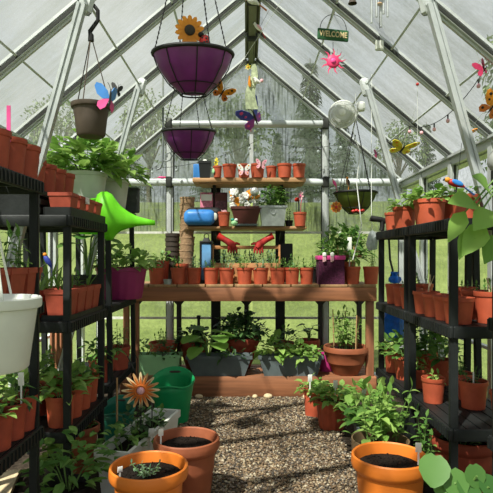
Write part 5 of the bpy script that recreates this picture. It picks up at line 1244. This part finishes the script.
butterfly('dark blue and purple butterfly above the gable crossbar', X(255, 4.0), 4.0, Z(118, 4.0), .21, 'deep_blue', 'purple', (.75, -.75, .3), 'pink', .5, hang=(0, 0, .42))
bird('small white and orange bird ornament on the gable crossbar', X(249.5, 4.15), 4.15, Z(125, 4.15), .05, 'white', 'white', 'orange', 'red', (0, .9, .4), hang=(0, .0, .1))
bird('white bird ornament under the ridge beam', X(259, 3.4), 3.4, Z(28.5, 3.4), .07, 'white', 'pale_pink', 'white', 'red', (0, .5, .3), hang=(0, 0, .15))
bird('white bird ornament cut by the top photo edge on the ridge', X(254, 3.1), 3.1, Z(2, 3.1), .085, 'white', 'white', 'pale_pink', 'petal_rust', (0, .1, .2), hang=(0, 0, .1))
o = thing('flower_ornament', 'small yellow flower charm hanging above the ribbon banner', 'ornament', (X(248, 3.8), 3.82, Z(66, 3.8))); bloom(o, (0, 0, 0), .022, 6, 'yellow', 'orange'); MB().tube([(0, 0, 0), (.02, 0, .2)], .001, 4).build('thread', 'wire', o)
# right side ornaments
butterfly('yellow butterfly pair with a dark centre hanging on the right', X(402, 2.9), 2.9, Z(149, 2.9), .125, 'yellow', 'yellow', (1.25, 0.08, .1), 'orange', .1, hang=(0, .13, .20))
butterfly('hot pink butterfly at the right edge under the roof', X(483, 2.2), 2.2, Z(68, 2.2), .062, 'hot_pink', 'hot_pink', (0, -.5, .4), None, .4, hang=(.0, 0, .14))
butterfly('yellow and orange spotted butterfly wing at the right photo edge', X(492, 2.0), 2.0, Z(107, 2.0), .085, 'orange', 'petal_rust', (.5, .5, .2), 'black', .2, hang=(0, 0, .18))
butterfly('small orange butterfly right of the right roof strut', X(468, 2.3), 2.3, Z(133, 2.3), .05, 'orange', 'petal_rust', (1.0, .2, .1), 'white', .2, hang=(0, 0, .2))
butterfly('small magenta butterfly on the far right roof strut', X(376.5, 3.15), 3.14, Z(155, 3.15), .045, 'magenta_pot', 'pink', (0, .2, 1.1), None, .5, hang=(0, 0, .1))
# string lights
def string_lights(label, p, q, sag, n, bulb, r=.010, drop=.02):
    p, q = Vector(p), Vector(q); o = thing('string_lights', label, 'lights', p); d = q - p
    pts = [d * (i / 24) - Vector((0, 0, sag * 4 * (i / 24) * (1 - i / 24))) for i in range(25)]
    MB().tube(pts, .0018, 5).build('wire', 'wire', o)
    for i in range(n):
        t = (i + .5) / n; c = d * t - Vector((0, 0, sag * 4 * t * (1 - t)))
        MB().tube([c, c - Vector((0, 0, drop))], .0035, 6).build('socket', 'wire', o)
        MB().ell(c - Vector((0, 0, drop + r)), (r, r, r * 1.1), None, 8, 6).build('bulb', bulb, o)
string_lights('string of clear drop lights looped across the back gable', (X(140, 4.24), 4.24, Z(168, 4.24)), (X(262, 4.24), 4.24, Z(138, 4.24)), .07, 5, 'clear_bag', .012)
string_lights('string of clear drop lights across the right half of the back gable', (X(262, 4.24), 4.24, Z(138, 4.24)), (X(352, 4.24), 4.24, Z(140, 4.24)), .07, 4, 'clear_bag', .012)
string_lights('string of pinkish lights hung below the right rafters', (X(404, 2.75), 2.75, Z(124, 2.75)), (X(487, 2.2), 2.2, Z(66, 2.2)), .10, 6, 'pale_pink', .009)
o = thing('plant_label', 'T-shaped white label hanging on a thread near the yellow butterfly', 'plant label', (X(417.5, 2.62), 2.62, Z(150, 2.62))); MB().tube([(0, 0, -.02), (0, 0, .32)], .001, 4).build('thread', 'white_wire', o); MB().ell((0, 0, .325), (.008, .008, .008)).build('bead', 'red', o)

# ================================================================ camera and light
cam = bpy.data.cameras.new('camera'); co = bpy.data.objects.new('camera', cam); C.objects.link(co)
cam.sensor_width = 36; cam.lens = 36 * F / 493; cam.shift_y = (HY - 246.5) / 493; cam.clip_start = .02; cam.clip_end = 300
co.location = (0, 0, EYE); co.rotation_euler = (PI / 2, 0, 0); bpy.context.scene.camera = co
sun = bpy.data.lights.new('sun', 'SUN'); sun.energy = SUN_E; sun.angle = math.radians(1.2); sun.color = (1, .96, .88)
so = bpy.data.objects.new('sun', sun); C.objects.link(so); so.rotation_euler = Vector(SUN_DIR).to_track_quat('-Z', 'Y').to_euler(); so.location = (-3, -3, 8)
wd = bpy.data.worlds.new('sky'); bpy.context.scene.world = wd; wd.use_nodes = True; nt = wd.node_tree; nt.nodes.clear(); N = nt.nodes.new; L = nt.links.new
tc = N('ShaderNodeTexCoord'); n = N('ShaderNodeTexNoise'); n.inputs['Scale'].default_value = 2.2; n.inputs['Detail'].default_value = 7; n.inputs['Roughness'].default_value = .6
L(tc.outputs['Generated'], n.inputs['Vector']); r = N('ShaderNodeValToRGB'); r.color_ramp.elements[0].position = .36; r.color_ramp.elements[1].position = .62
r.color_ramp.elements[0].color = SKY_A; r.color_ramp.elements[1].color = SKY_B
L(n.outputs['Fac'], r.inputs['Fac']); b = N('ShaderNodeBackground'); b.inputs['Strength'].default_value = SKY_E; L(r.outputs['Color'], b.inputs['Color'])
ow = N('ShaderNodeOutputWorld'); L(b.outputs[0], ow.inputs['Surface'])
vs_ = bpy.context.scene.view_settings; vs_.view_transform = 'Standard'; vs_.look = 'None'; vs_.gamma = 1; vs_.use_curve_mapping = False; vs_.exposure = EXPO
bpy.context.scene.cycles.transparent_max_bounces = 16
for lab, gs in USED.items():
    if len(gs) > 1 and (None in gs): print('DUPLICATE LABEL', len(gs), lab)
    if not 4 <= len(lab.split()) <= 16: print('LABEL LENGTH', len(lab.split()), lab)
